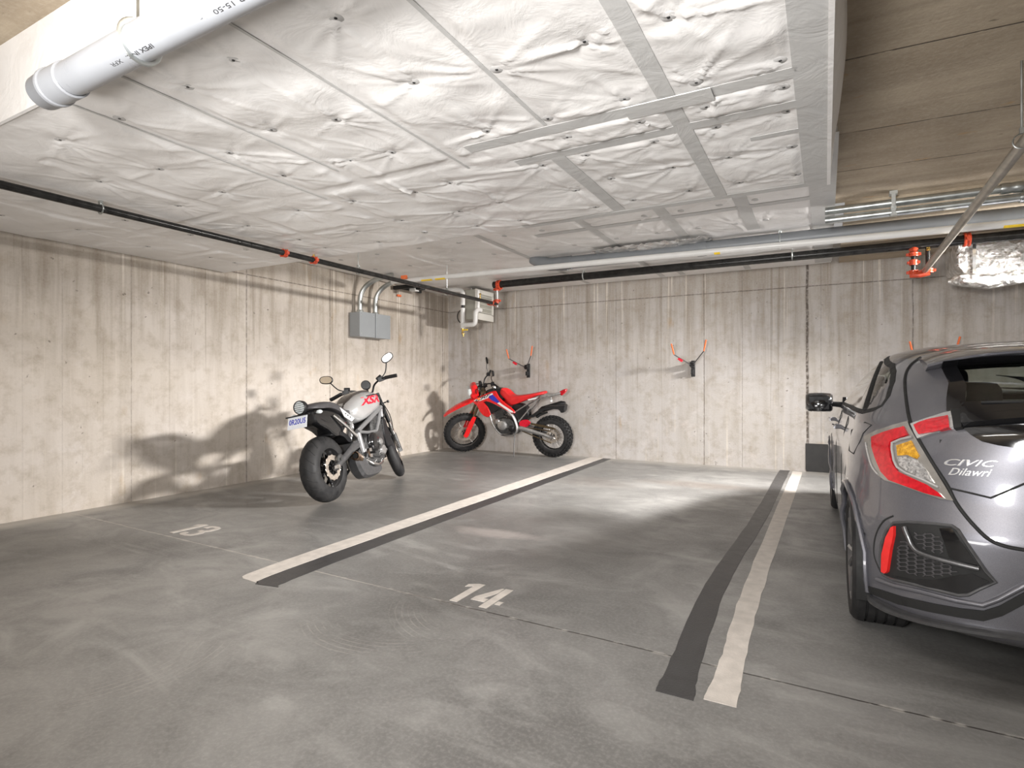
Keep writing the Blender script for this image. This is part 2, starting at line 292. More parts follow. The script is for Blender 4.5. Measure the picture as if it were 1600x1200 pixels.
# ------------------------------------------------------------------ mesh helpers
def tag(o, label=None, cat=None, group=None, kind=None):
    for k, v in (('label', label), ('category', cat), ('group', group), ('kind', kind)):
        if v: o[k] = v
    return o
def empty(name, loc=(0, 0, 0), rot=(0, 0, 0), label=None, cat=None, group=None):
    o = bpy.data.objects.new(name, None); COL.objects.link(o); o.location = loc; o.rotation_euler = rot; o.empty_display_size = .1
    return tag(o, label, cat, group)
class MB:
    def __init__(s, T=None): s.v = []; s.f = []; s.T = T
    def add(s, vs, fs, T=None):
        b = len(s.v)
        for p in vs:
            p = Vector(p)
            if T is not None: p = T @ p
            if s.T is not None: p = s.T @ p
            s.v.append(p)
        s.f += [tuple(b+i for i in f) for f in fs]; return s
    def box(s, c, d, T=None):
        x, y, z = (d[0]/2, d[1]/2, d[2]/2); R = Matrix.Translation(Vector(c))
        if T is not None: R = R @ T
        return s.add([(i*x, j*y, k*z) for i in (-1, 1) for j in (-1, 1) for k in (-1, 1)],
                     [(0, 1, 3, 2), (4, 6, 7, 5), (0, 4, 5, 1), (2, 3, 7, 6), (0, 2, 6, 4), (1, 5, 7, 3)], R)
    def rings(s, R, closed=False, caps=True, T=None):
        n = len(R[0]); vs = [p for r in R for p in r]; fs = []; m = len(R)
        for i in range(m if closed else m-1):
            a, b = i*n, ((i+1) % m)*n
            for j in range(n):
                k = (j+1) % n; fs.append((a+j, a+k, b+k, b+j))
        if caps and not closed: fs.append(tuple(range(n))[::-1]); fs.append(tuple(range((m-1)*n, m*n)))
        return s.add(vs, fs, T)
    def tube(s, pts, r, n=12, caps=True, closed=False, flat=1.0):
        P = [Vector(p) for p in pts]; m = len(P)
        rr = r if isinstance(r, (list, tuple)) else [r]*m
        R = []; up = None
        for i in range(m):
            if closed: t = (P[(i+1) % m]-P[i-1])
            else: t = P[min(i+1, m-1)]-P[max(i-1, 0)]
            if t.length < 1e-9: t = Vector((0, 0, 1))
            t.normalize()
            if up is None: up = Vector((0, 0, 1)) if abs(t.z) < .9 else Vector((1, 0, 0))
            a = t.cross(up)
            if a.length < 1e-6: a = t.cross(Vector((1, 0, 0)))
            a.normalize(); b = a.cross(t).normalized(); up = b
            R.append([P[i]+(a*cos(2*pi*k/n)+b*sin(2*pi*k/n)*flat)*rr[i] for k in range(n)])
        return s.rings(R, closed, caps)
    def cyl(s, a, b, r, r2=None, n=20): return s.tube([a, b], [r, r if r2 is None else r2], n)
    def lathe(s, prof, c=(0, 0, 0), axis='X', n=40, T=None, closed=False):
        R = []
        for k in range(n):
            a = 2*pi*k/n; ring = []
            for r, h in prof:
                u, w = r*cos(a), r*sin(a)
                ring.append({'X': (c[0]+h, c[1]+u, c[2]+w), 'Y': (c[0]+u, c[1]+h, c[2]+w), 'Z': (c[0]+u, c[1]+w, c[2]+h)}[axis])
            R.append(ring)
        m = len(prof); vs = [p for r in R for p in r]; fs = []
        for i in range(n):
            a, b = i*m, ((i+1) % n)*m
            for j in range(m if closed else m-1):
                k = (j+1) % m; fs.append((a+j, b+j, b+k, a+k))
        return s.add(vs, fs, T)
    def slab(s, poly, x0, x1, bev=.006, T=None, ax='X'):
        """side profile polygon (a,b) extruded from x0 to x1 with softened edges"""
        cx = sum(p[0] for p in poly)/len(poly); cy = sum(p[1] for p in poly)/len(poly)
        e = min(bev, abs(x1-x0)/3); R = []
        for x, k in ((x0, 1), (x0+e*(1 if x1 > x0 else -1), 0), (x1-e*(1 if x1 > x0 else -1), 0), (x1, 1)):
            ring = []
            for a, b in poly:
                d = sqrt((a-cx)**2+(b-cy)**2) or 1; q = 1-k*e/d if k else 1
                a2, b2 = cx+(a-cx)*q, cy+(b-cy)*q
                ring.append((x, a2, b2) if ax == 'X' else ((a2, x, b2) if ax == 'Y' else (a2, b2, x)))
            R.append(ring)
        return s.rings(R, T=T)
    def pillow(s, poly, w, k=9, p=2.6, smin=.45, cen=None, xc=0.0, T=None):
        """side profile swelling out to half width w: a rounded body such as a tank or seat"""
        cx = cen[0] if cen else sum(q[0] for q in poly)/len(poly); cy = cen[1] if cen else sum(q[1] for q in poly)/len(poly)
        R = []
        for i in range(k+1):
            t = -1+2*i/k; t = sin(t*pi/2); sc = smin+(1-smin)*max(0, 1-abs(t)**p)**(1/p)
            R.append([(xc+w*t, cx+(a-cx)*sc, cy+(b-cy)*sc) for a, b in poly])
        return s.rings(R, T=T)
    def build(s, name, mat, parent=None, sharp=38, bevel=0, sub=0, split=False):
        if split:       # every separate piece an object of its own
            up = list(range(len(s.v)))
            def fd(a):
                while up[a] != a: up[a] = up[up[a]]; a = up[a]
                return a
            for f in s.f:
                for q in f[1:]: up[fd(q)] = fd(f[0])
            G = {}
            for f in s.f: G.setdefault(fd(f[0]), []).append(f)
            out = []
            for fs in G.values():
                ids = sorted({i for f in fs for i in f}); m = {i: n for n, i in enumerate(ids)}
                q = MB(); q.v = [s.v[i] for i in ids]; q.f = [tuple(m[i] for i in f) for f in fs]; out.append(q.build(name, mat, parent, sharp, bevel, sub))
            return out[0]
        me = bpy.data.meshes.new(name); me.from_pydata([tuple(p) for p in s.v], [], s.f)
        bm = bmesh.new(); bm.from_mesh(me); bmesh.ops.recalc_face_normals(bm, faces=bm.faces); bm.to_mesh(me); bm.free()
        o = bpy.data.objects.new(name, me); COL.objects.link(o)
        for m in (mat if isinstance(mat, list) else [mat]): me.materials.append(M[m] if isinstance(m, str) else m)
        me.polygons.foreach_set('use_smooth', [True]*len(me.polygons)); me.set_sharp_from_angle(angle=radians(sharp))
        if bevel:
            b = o.modifiers.new('b', 'BEVEL'); b.width = bevel; b.segments = 2; b.limit_method = 'ANGLE'; b.angle_limit = radians(40)
        if sub:
            b = o.modifiers.new('s', 'SUBSURF'); b.levels = sub; b.render_levels = sub
        if parent: o.parent = parent
        return o
def crom(pts, k=6, closed=False):
    P = [Vector(p) for p in pts]; n = len(P); out = []
    for i in range(n if closed else n-1):
        if closed: a, b, c, d = P[i-1], P[i], P[(i+1) % n], P[(i+2) % n]
        else: a, b, c, d = P[max(i-1, 0)], P[i], P[i+1], P[min(i+2, n-1)]
        for j in range(k):
            t = j/k; out.append(.5*((2*b)+(c-a)*t+(2*a-5*b+4*c-d)*t*t+(3*b-a-3*c+d)*t**3))
    if not closed: out.append(P[-1])
    return out
def sm(poly, k=4): return [(p[0], p[1]) for p in crom([(a, b, 0) for a, b in poly], k, True)]
def text_mesh(body, size=1.0, shear=0.0, spacing=1.0, offset=0.0):
    c = bpy.data.curves.new('lettering', 'FONT'); c.body = body; c.size = size; c.shear = shear; c.space_character = spacing; c.align_x = 'CENTER'; c.align_y = 'CENTER'; c.offset = offset
    c.resolution_u = 3
    o = bpy.data.objects.new('lettering', c); COL.objects.link(o)
    bpy.context.view_layer.update()
    me = bpy.data.meshes.new_from_object(o.evaluated_get(bpy.context.evaluated_depsgraph_get()))
    vs = [tuple(v.co) for v in me.vertices]; fs = [tuple(p.vertices) for p in me.polygons]
    bpy.data.objects.remove(o); bpy.data.curves.remove(c); bpy.data.meshes.remove(me)
    return vs, fs
def thick(vs_top, vs_bot, fs):
    """close a sheet given as matching top and bottom vertices"""
    n = len(vs_top); out = list(fs)+[tuple(n+i for i in f[::-1]) for f in fs]
    cnt = {}
    for f in fs:
        for i in range(len(f)):
            a, b = f[i], f[(i+1) % len(f)]; cnt[(a, b)] = cnt.get((a, b), 0)+1
    for (a, b) in list(cnt):
        if (b, a) not in cnt: out.append((b, a, n+a, n+b))
    return list(vs_top)+list(vs_bot), out

# ------------------------------------------------------------------ room shell
XL, YB, ZS = -6.2, 8.8, 2.88
def struct(name, mb, mat, **k): return tag(mb.build(name, mat, **k), kind='structure')
struct('floor', MB().box((1.0, .9, -.1), (14.6, 16.0, .2)), 'floor')
struct('wall_left', MB().box((XL-.1, .9, 1.6), (.2, 16.0, 3.2)), 'wall_l')
struct('wall_back', MB().box((.9, YB+.1, 1.6), (14.6, .2, 3.2)), 'wall_b')
struct('wall_right', MB().box((8.2, .9, 1.6), (.2, 16.0, 3.2)), 'wall_o')
cb = MB(); cb.box((1.0, -.5, ZS+.12), (14.2, 13.2, .24)); struct('ceiling', cb, 'slab'); struct('trim_1', MB().box((4.16, 7.45, ZS-.028), (8.0, 2.7, .056)), 'slab')

# insulated soffit: wrinkled film over boards, fastener plates, tape, a deeper near half and a thin far half
def film_grid(x0, x1, y0, y1, z, step, fast, strips, amp, seed):
    nx, ny = int((x1-x0)/step)+1, int((y1-y0)/step)+1
    gx, gy = np.meshgrid(np.linspace(x0, x1, nx), np.linspace(y0, y1, ny)); r2 = np.random.default_rng(seed)
    h = np.zeros_like(gx)
    for _ in range(26):
        a = r2.uniform(0, pi); k = r2.uniform(3, 26); ph = r2.uniform(0, 6.28)
        h += np.sin((gx*cos(a)*.6+gy*sin(a)*1.4)*k+ph+1.5*np.sin(gx*2.1+ph)+1.2*np.sin(gy*1.7-ph))/k*.020*amp
    billow = np.ones_like(gx)*9
    for fx, fy in fast:
        d = np.hypot(gx-fx, gy-fy); billow = np.minimum(billow, d); an = np.arctan2(gy-fy, gx-fx)
        fold = np.zeros_like(gx)
        for _ in range(11):
            a0 = r2.uniform(-pi, pi); L = r2.uniform(.10, .34); w = r2.uniform(.04, .10)
            da = np.abs((an-a0+pi) % (2*pi)-pi)
            fold += np.exp(-(da/w)**2)*np.exp(-d/L)*r2.uniform(.5, 1)
        h += (-fold*.020*np.clip(d/.04, 0, 1)+.009*np.exp(-(d/.06)**2))*amp
    h -= .012*amp*np.clip(billow/.35, 0, 1)**1.2
    for sx0, sx1, sy0, sy1 in strips:
        dx = np.maximum(np.maximum(sx0-gx, gx-sx1), 0); dy = np.maximum(np.maximum(sy0-gy, gy-sy1), 0)
        k = np.clip(np.hypot(dx, dy)/.035, 0, 1); h = h*(.12+.88*k)
    ed = np.minimum(np.minimum(gx-x0, x1-gx), np.minimum(gy-y0, y1-gy)); h *= np.clip(ed/.05, 0, 1)
    Z = z+h
    vs = np.stack([gx, gy, Z], -1).reshape(-1, 3)
    idx = np.arange(nx*ny).reshape(ny, nx); fs = np.stack([idx[:-1, :-1], idx[1:, :-1], idx[1:, 1:], idx[:-1, 1:]], -1).reshape(-1, 4)
    # sides up to the slab
    b = len(vs); ring = list(idx[0, :])+list(idx[1:, -1])+list(idx[-1, -2::-1])+list(idx[-2:0:-1, 0])
    bul = [(-.0 if 1 else 0) for _ in ring]
    top = [(vs[i][0], vs[i][1], ZS-.001) for i in ring]
    V = vs.tolist()+top; F = fs.tolist(); m = len(ring)
    for i in range(m): F.append((ring[i], ring[(i+1) % m], b+(i+1) % m, b+i))
    return V, F, lambda x, y: float(Z[min(ny-1, max(0, int(round((y-y0)/(y1-y0)*(ny-1))))), min(nx-1, max(0, int(round((x-x0)/(x1-x0)*(nx-1)))))])
def tape_strip(name, x0, x1, y0, y1, hz, parent, off=.0025):
    nx, ny = max(2, int((x1-x0)/.02)), max(2, int((y1-y0)/.02)); vt = []; fs = []
    for j in range(ny+1):
        for i in range(nx+1):
            x = x0+(x1-x0)*i/nx; y = y0+(y1-y0)*j/ny; vt.append((x, y, hz(x, y)-off))
    for j in range(ny):
        for i in range(nx): a = j*(nx+1)+i; fs.append((a, a+1, a+nx+2, a+nx+1))
    vb = [(x, y, z-.0015) for x, y, z in vt]; v, f = thick(vt, vb, fs)
    return MB().add(v, f).build(name, 'tape', parent)
near_fast = [(x, y) for y in (2.05, 2.55, 2.79, 3.06, 3.5, 3.97) for x in (-.16, -.49, -.81, -1.2)]
near_fast += [(x+random.uniform(-.06, .06), y+random.uniform(-.06, .06)) for y in (1.53, 2.02, 2.5, 3.06, 3.6, 4.0) for x in (-1.52, -2.12, -2.47, -3.0, -3.57, -4.2, -4.9, -5.6) if not (y < 2 and x < -4)]
near_strips = [(-.675, -.595, 1.28, 4.2), (-1.40, -1.31, 2.98, 4.14), (-1.75, 0.0, 2.62, 2.71), (-1.6, 0.0, 2.93, 3.01), (-.12, .02, 1.28, 4.24), (-.35, .0, 3.26, 3.31), (-2.2, .0, 4.17, 4.25),
               (-1.27, -1.20, 1.28, 2.62), (-1.92, -1.85, 1.28, 2.9), (-2.66, -2.58, 1.28, 3.4), (-3.12, -3.05, 1.28, 4.2), (-4.0, -3.93, 1.6, 4.2), (-5.2, -5.13, 1.6, 4.2), (-6.1, -1.7, 2.74, 2.80), (-6.1, -3.4, 3.45, 3.5)]
V, F, hz = film_grid(-6.19, .03, 1.27, 4.25, 2.512, .0165, near_fast, near_strips, .62, 3)
so = MB().add(V, F).build('insulated_soffit', 'film', sharp=70)
tag(so, 'white film-wrapped insulation soffit with grey tape and puckered fastener plates, deeper near half', 'ceiling insulation')
for s in near_strips[:7]: tape_strip('tape_strip', *s, hz, so)
MB().box((-.64, 2.66, 2.497), (.40, .12, .004)).build('tape_patch', 'tape', so)
for k, (x0, x1) in enumerate(((-1.25, -1.23), (-1.90, -1.885), (-2.63, -2.615), (-3.10, -3.085))):
    tape_strip('board_seam', x0, x1, 1.3, (2.6, 2.9, 2.55, 2.9)[k], hz, so)
for x, y in near_fast:
    z = hz(x, y); MB().lathe([(0, -.002), (.026, -.0018), (.030, .0), (.030, .004)], (x, y, z), 'Z', 18).build('fastener_plate', 'cap', so); fp = COL.objects[-1]; MB().lathe([(0, -.004), (.006, -.0038), (.007, -.001)], (x, y, z), 'Z', 10).build('fastener_pin', 'black', fp)
# side band of film, slightly bellied out
mb = MB(); pr = [(0.030, 2.50), (.040, 2.60), (.055, 2.74), (.05, 2.885)]; ys = np.linspace(1.27, 4.25, 24)
vt = [(x+(.018*sin(y*2.6)+.012 if i in (1, 2) else 0)*(1 if i else 0), y, z) for y in ys for i, (x, z) in enumerate(pr)]; fs = []
for i in range(len(ys)-1):
    for j in range(3): a = i*4+j; fs.append((a, a+1, a+5, a+4))
v, f = thick(vt, [(x-.02, y, z) for x, y, z in vt], fs); mb.add(v, f).build('side_film', 'film', so, sharp=60)
mb = MB().box((-3.08, 1.262, 2.69), (6.22, .016, .38)); mb.build('front_film', 'film', so)

far_fast = [(x+random.uniform(-.05, .05), y) for y in (4.75, 5.48, 6.2) for x in (-.52, -.82, -1.19, -1.55, -2.1, -2.6, -3.1, -3.7, -4.3, -5.0, -5.6)]
far_strips = [(-1.42, -1.31, 4.9, 6.5), (-.72, -.60, 4.9, 6.5), (-2.8, .03, 5.60, 5.70), (-.12, .08, 4.25, 8.7), (-2.2, -2.12, 4.9, 8.7), (-3.4, -3.33, 4.9, 8.7), (-4.6, -4.53, 4.4, 8.7), (-1.0, -.92, 7.9, 8.7), (-1.9, -1.82, 7.9, 8.7)]
V, F, hz2 = film_grid(-6.19, .07, 4.26, 8.79, 2.838, .0205, far_fast, far_strips, .45, 9)
V = [(x, y, min(z, ZS-.002) if k < 10**9 else z) for k, (x, y, z) in enumerate(V)]
sf = MB().add(V, F).build('insulated_soffit', 'film', sharp=70)
tag(sf, 'thinner white insulation soffit carrying on over the pipes to the back wall', 'ceiling insulation')
for s in far_strips[:6]+far_strips[7:]: tape_strip('tape_strip', *s, hz2, sf)
for x, y in far_fast: MB().lathe([(0, -.006), (.03, -.006), (.034, 0)], (x, y, hz2(x, y)), 'Z', 16).build('fastener_plate', 'cap', sf)
# crumpled bright foil where the grey drain meets the film
mb = MB(); n = 40; vt = []
for i in range(n+1):
    for j in range(7):
        x = -2.45+1.35*i/n; y = 6.42+.05*j; vt.append((x, y, 2.80-.035*sin(pi*i/n)*sin(pi*j/6)+random.uniform(-.009, .009)))
fs = [(i*7+j, i*7+j+1, (i+1)*7+j+1, (i+1)*7+j) for i in range(n) for j in range(6)]
v, f = thick(vt, [(x, y, z+.004) for x, y, z in vt], fs); mb.add(v, f).build('foil_patch', 'foil', sf)

# dark painted square at the foot of the back wall
tag(MB().slab([(-.235, .03), (-.235, .385), (.62, .385), (.62, .002), (-.215, .002)], YB-.006, YB-.001, .001, ax='Y').build('painted_patch', 'darkpaint'),
    'black painted rectangle at the foot of the back wall beside the car', 'painted patch')

# ------------------------------------------------------------------ floor markings
def strip(name, left, right, mat, label, cat='painted line', group=None, z=.0022):
    L = crom([(x, y, 0) for x, y in left], 8); R = crom([(x, y, 0) for x, y in right], 8); n = min(len(L), len(R))
    jit = lambda: random.uniform(-.004, .004)
    vt = []
    for i in range(n): vt += [(L[i].x+jit(), L[i].y, z), (R[i].x+jit(), R[i].y, z)]
    fs = [(2*i, 2*i+1, 2*i+3, 2*i+2) for i in range(n-1)]
    v, f = thick(vt, [(x, y, .0003) for x, y, _ in vt], fs)
    return tag(MB().add(v, f).build(name, mat), label, cat, group)
strip('parking_line', [(-3.15, 2.28), (-3.21, 2.5), (-3.26, 4), (-3.32, 6.5), (-3.37, 8.79)], [(-3.0, 2.27), (-3.05, 2.5), (-3.08, 4), (-3.11, 6.5), (-3.14, 8.79)], 'paintwhite', 'long white stripe on the floor between stalls 13 and 14', )
strip('parking_line', [(-2.995, 2.25), (-3.045, 2.5), (-3.075, 4), (-3.105, 6.5), (-3.135, 8.76)], [(-2.83, 2.28), (-2.87, 2.5), (-2.91, 4), (-2.95, 6.5), (-3.0, 8.76)], 'paintdark', 'dark grey stripe painted against the white line between stalls 13 and 14')
strip('parking_line', [(-.58, 2.22), (-.595, 2.6), (-.63, 3.72), (-.58, 5.49), (-.555, 8.76)], [(-.435, 2.22), (-.47, 2.6), (-.51, 3.78), (-.455, 5.56), (-.43, 8.76)], 'paintdark', 'dark grey painted stripe left of the white line nearest the car')
strip('parking_line', [(-.405, 2.25), (-.40, 2.6), (-.42, 3.3), (-.42, 4.7), (-.39, 8.72)], [(-.285, 2.25), (-.30, 2.6), (-.315, 3.3), (-.31, 4.7), (-.27, 8.72)], 'paintwhite', 'white painted stripe on the floor nearest the grey car')
def digits(name, polys, ox, oy, label):
    mb = MB()
    for p in polys: mb.slab([(ox+x, oy+y) for x, y in p], .0003, .0024, .0004, ax='Z')
    return tag(mb.build(name, 'paintwhite'), label, 'stall number')
one = [(.045, 0), (.095, 0), (.095, .30), (.055, .30), (.0, .265), (.0, .225), (.045, .25)]
four = [[(.235, 0), (.285, 0), (.285, .30), (.235, .30)], [(.14, .07), (.228, .07), (.228, .115), (.195, .115), (.228, .21), (.228, .295), (.215, .295), (.14, .12)], [(.292, .07), (.325, .07), (.325, .115), (.292, .115)]]
digits('stall_number', [one]+four, -1.87, 2.60, 'white stencilled number 14 on the floor of the middle stall')
three = [[(.14, .055), (.15, .02), (.19, 0), (.25, 0), (.295, .02), (.31, .06), (.31, .115), (.29, .148), (.31, .18), (.31, .24), (.295, .28), (.25, .30), (.19, .30), (.15, .28), (.14, .245), (.14, .225),
          (.185, .225), (.19, .25), (.21, .262), (.24, .262), (.26, .25), (.265, .19), (.25, .17), (.205, .168), (.205, .13), (.25, .128), (.262, .11), (.265, .06), (.25, .042), (.20, .038), (.187, .055), (.185, .075), (.14, .075)]]
digits('stall_number', [one]+three, -4.69, 2.70, 'white stencilled number 13 on the floor before the silver motorcycle')
# ------------------------------------------------------------------ pipes and services
def clamp_ring(mb, c, axis, r, w=.045):
    """grooved red coupling: two half shells with bolt ears"""
    mb.lathe([(r*.99, -w/2), (r*1.32, -w/2), (r*1.38, -w/4), (r*1.25, 0), (r*1.38, w/4), (r*1.32, w/2), (r*.99, w/2)], c, axis, 22)
    c = Vector(c); d = {'X': Vector((0, 1, 0)), 'Y': Vector((1, 0, 0)), 'Z': Vector((1, 0, 0))}[axis]
    for s in (-1, 1):
        mb.box(c+d*s*(r*1.5), (.03, .03, .03)); t = Vector((0, 0, 1)) if axis != 'Z' else Vector((0, 1, 0))
        mb.cyl(c+d*s*r*1.62-t*.03, c+d*s*r*1.62+t*.03, .006, n=8)
def elbow(a, c, b, k=10):
    a, c, b = Vector(a), Vector(c), Vector(b)
    return [a*(1-t)**2+2*c*t*(1-t)+b*t*t for t in [i/k for i in range(k+1)]]

# sprinkler branch running the depth of the garage on the left
t = empty('sprinkler_pipe', (-4.52, 7.69, 2.45), label='thin dark sprinkler pipe running diagonally under the white soffit on the left', cat='pipe')
def L(x, y, z): return (x+4.52, y-7.69, z-2.45)
MB().cyl(L(-4.55, -3, 2.45), L(-4.50, 7.69, 2.45), .027, n=20).build('pipe_run', 'blackpipe', t)
for y in (3.72, 4.08, 7.55):
    mb = MB(); clamp_ring(mb, L(-4.53, y, 2.45), 'Y', .029); mb.build('coupling', 'redpipe', t)
mb = MB(); mb.cyl(L(-4.53, 4.08, 2.47), L(-4.53, 4.08, 2.52), .013, .009); mb.box(L(-4.53, 4.08, 2.53), (.04, .012, .02)); mb.lathe([(0, 0), (.018, .002), (.016, .01), (0, .012)], L(-4.53, 4.08, 2.54), 'Z', 16); mb.build('sprinkler_head', 'brass', t)
mb = MB(); mb.cyl(L(-4.5, 7.2, 2.47), L(-4.5, 7.2, 2.53), .012, .008); mb.box(L(-4.5, 7.2, 2.54), (.035, .01, .02)); mb.build('sprinkler_head', 'brass', t)
for y, zt in ((2.15, 2.51), (4.71, 2.83), (6.4, 2.83)):
    mb = MB(); mb.cyl(L(-4.535, y, 2.48), L(-4.535, y, zt), .005, n=8)
    mb.tube([Vector(L(-4.535+.034*cos(a), y, 2.455+.040*sin(a))) for a in [2*pi*i/16 for i in range(16)]], .006, 6, closed=True); mb.box(L(-4.535, y, 2.50), (.03, .02, .035)); mb.build('hanger', 'galv', t)

# black main under the slab near the back wall, with its two drops
t = empty('sprinkler_main', (-4.5, 7.7, 2.76), label='glossy black sprinkler main running along the back wall under the ceiling', cat='pipe')
def L(x, y, z): return (x+4.5, y-7.7, z-2.76)
MB().cyl(L(-4.56, 7.7, 2.755), L(7.5, 7.7, 2.735), .053, n=28).build('pipe_run', 'blackpipe', t)
for x in (-4.46, 1.33): mb = MB(); clamp_ring(mb, L(x, 7.7, 2.748), 'X', .055, .06); mb.build('coupling', 'redpipe', t)
mb = MB(); mb.cyl(L(-4.50, 7.7, 2.70), L(-4.50, 7.7, 2.40), .022, n=16); mb.build('drop_pipe', 'chrome', t)
mb = MB(); clamp_ring(mb, L(-4.5, 7.7, 2.68), 'Z', .03); clamp_ring(mb, L(-4.5, 7.7, 2.50), 'Z', .03); mb.tube(elbow(L(-4.5, 7.7, 2.52), L(-4.5, 7.7, 2.44), L(-4.53, 7.64, 2.45)), .034, 12); mb.build('drop_fitting', 'redpipe', t)
for x in (.86, .99):
    MB().cyl(L(x, 7.7, 2.72), L(x, 7.7, 2.42), .022, n=14).build('drop_pipe', 'blackpipe', t)
mb = MB(); clamp_ring(mb, L(.86, 7.7, 2.64), 'Z', .036); clamp_ring(mb, L(.86, 7.7, 2.55), 'Z', .030, .06); mb.lathe([(.035, -.03), (.05, 0), (.035, .03)], L(.86, 7.7, 2.70), 'Z', 16); mb.build('drop_fitting', 'redpipe', t)
mb = MB(); clamp_ring(mb, L(.86, 7.7, 2.44), 'Z', .034); clamp_ring(mb, L(.99, 7.66, 2.44), 'Z', .034); mb.tube([L(.83, 7.69, 2.41), L(.92, 7.66, 2.40), L(1.0, 7.66, 2.42)], .030, 12); mb.build('drop_fitting', 'redpipe', t)
mb = MB(); mb.lathe([(.012, 0), (.02, .01), (.012, .03)], L(.99, 7.67, 2.66), 'Z', 12); mb.box(L(.99, 7.67, 2.69), (.03, .01, .02)); mb.build('test_fitting', 'brass', t)
for x in (-3.05, -.35, 2.0):
    mb = MB(); mb.tube([Vector(L(x, 7.7+.058*cos(a), 2.765+.062*sin(a))) for a in [2*pi*i/20 for i in range(20)]], .009, 6, closed=True); mb.cyl(L(x, 7.7, 2.82), L(x, 7.7, 2.875), .005, n=8); mb.build('hanger', 'galv', t)

# bare steel branch on the right
t = empty('steel_branch_pipe', (.93, 7.6, 2.46), label='bare steel sprinkler pipe with red couplings slanting up to the top right', cat='pipe')
def L(x, y, z): return (x-.93, y-7.6, z-2.46)
MB().cyl(L(.955, 7.62, 2.44), L(.84, -1.0, 2.47), .030, n=22).build('pipe_run', 'steelpipe', t)
for y in (2.78, 2.98): mb = MB(); clamp_ring(mb, L(.88, y, 2.467), 'Y', .032, .05); mb.build('coupling', 'redpipe', t)
mb = MB(); mb.cyl(L(.88, 2.88, 2.49), L(.88, 2.88, 2.55), .014, .008); mb.box(L(.88, 2.88, 2.56), (.05, .012, .018)); mb.build('sprinkler_head', 'brass', t)
mb = MB(); mb.cyl(L(.895, 3.87, 2.50), L(.895, 3.87, 2.88), .006, n=8); mb.tube([Vector(L(.895+.036*cos(a), 3.87, 2.463+.038*sin(a))) for a in [2*pi*i/18 for i in range(18)]], .004, 6, closed=True)
mb.box(L(.895, 3.87, 2.515), (.02, .02, .03)); mb.build('hanger', 'galv', t)

# grey drain, white drain, conduits
t = empty('grey_drain_pipe', (-3.2, 6.7, 2.72), label='large dark grey plastic drain pipe crossing the ceiling above the black main', cat='pipe')
def L(x, y, z): return (x+3.2, y-6.7, z-2.72)
mb = MB(); mb.cyl(L(-2.95, 6.66, 2.735), L(7.4, 6.80, 2.715), .078, n=36); mb.build('pipe_run', 'pvc', t)
mb = MB(); mb.tube([L(-2.80, 6.66, 2.735), L(-2.98, 6.66, 2.735), L(-3.1, 6.66, 2.74), L(-3.22, 6.66, 2.775), L(-3.34, 6.66, 2.85)], [.084, .085, .083, .084, .086], 28); mb.build('elbow', 'pvc', t)
for x in (-2.92, -1.22): MB().lathe([(.078, -.05), (.086, -.05), (.088, 0), (.086, .05), (.078, .05)], L(x, 6.685, 2.733), 'X', 30).build('joint_collar', 'pvc', t)
mb = MB()
mb.box(L(-.42, 6.70, 2.85), (.03, .03, .09)); mb.tube([Vector(L(-.42, 6.70+.086*cos(a), 2.73+.086*sin(a))) for a in [2*pi*i/24 for i in range(24)]], .012, 6, closed=True, flat=.4); mb.build('strap', 'galv', t)
t = empty('white_drain_pipe', (-5.3, 6.35, 2.62), label='pale plastic pipe with yellow labels running below the grey drain', cat='pipe')
def L(x, y, z): return (x+5.3, y-6.35, z-2.62)
ya = lambda x: 6.22+.026*(x+5.3)
MB().cyl(L(-5.35, 6.22, 2.64), L(7.2, 6.545, 2.54), .033, n=24).build('pipe_run', 'pvcwhite', t)
for x, w in ((-4.74, .18), (-4.52, .16), (-1.0, .06), (1.63, .55), (2.4, .3)):
    mb = MB(); R = []; n = 10
    vt = []; fs = []
    for i in range(n+1):
        a = -2.6+1.9*i/n
        for xx in (x-w/2, x+w/2): vt.append(L(xx, ya(xx)+.0342*cos(a), 2.64-.008*(xx+5.35)+.0342*sin(a)))
    fs = [(2*i, 2*i+1, 2*i+3, 2*i+2) for i in range(n)]
    v, f = thick(vt, [tuple(Vector(p)+Vector((0, 0, .001))) for p in vt], fs); mb.add(v, f).build('label_band', 'yellow', t)
mb = MB(); mb.box(L(-5.05, 6.12, 2.66), (.09, .03, .05)); mb.build('orange_clip', 'orange', t)

for k, z in enumerate((2.785, 2.70)):
    t = empty('steel_conduit', (.1, 5.97, z), label=('upper', 'lower')[k]+' of the two shiny steel conduits beside the white soffit on the right', cat='conduit')
    MB().cyl((-.1, 0, 0), (7, .05, 0), .034, n=24).build('conduit_run', 'galv', t)
    MB().lathe([(.034, -.07), (.044, -.07), (.046, -.055), (.046, -.02), (.040, 0), (.046, .02), (.046, .055), (.044, .07), (.034, .07)], (1.22+.12*k, .01, 0), 'X', 24).build('conduit_coupling', 'galv', t)
mb = MB(); mb.box((.52, 5.925, 2.77), (.03, .012, .20)); mb.box((.52, 5.93, 2.73), (.04, .03, .03)); mb.box((.52, 5.93, 2.665), (.05, .05, .012)); mb.cyl((.52, 5.91, 2.743), (.52, 5.95, 2.743), .012, n=8)
mb.box((.52, 5.95, 2.862), (.06, .07, .03)); tag(mb.build('conduit_strap', 'galv'), 'short steel hanger strap holding the two conduits to the slab', 'bracket')

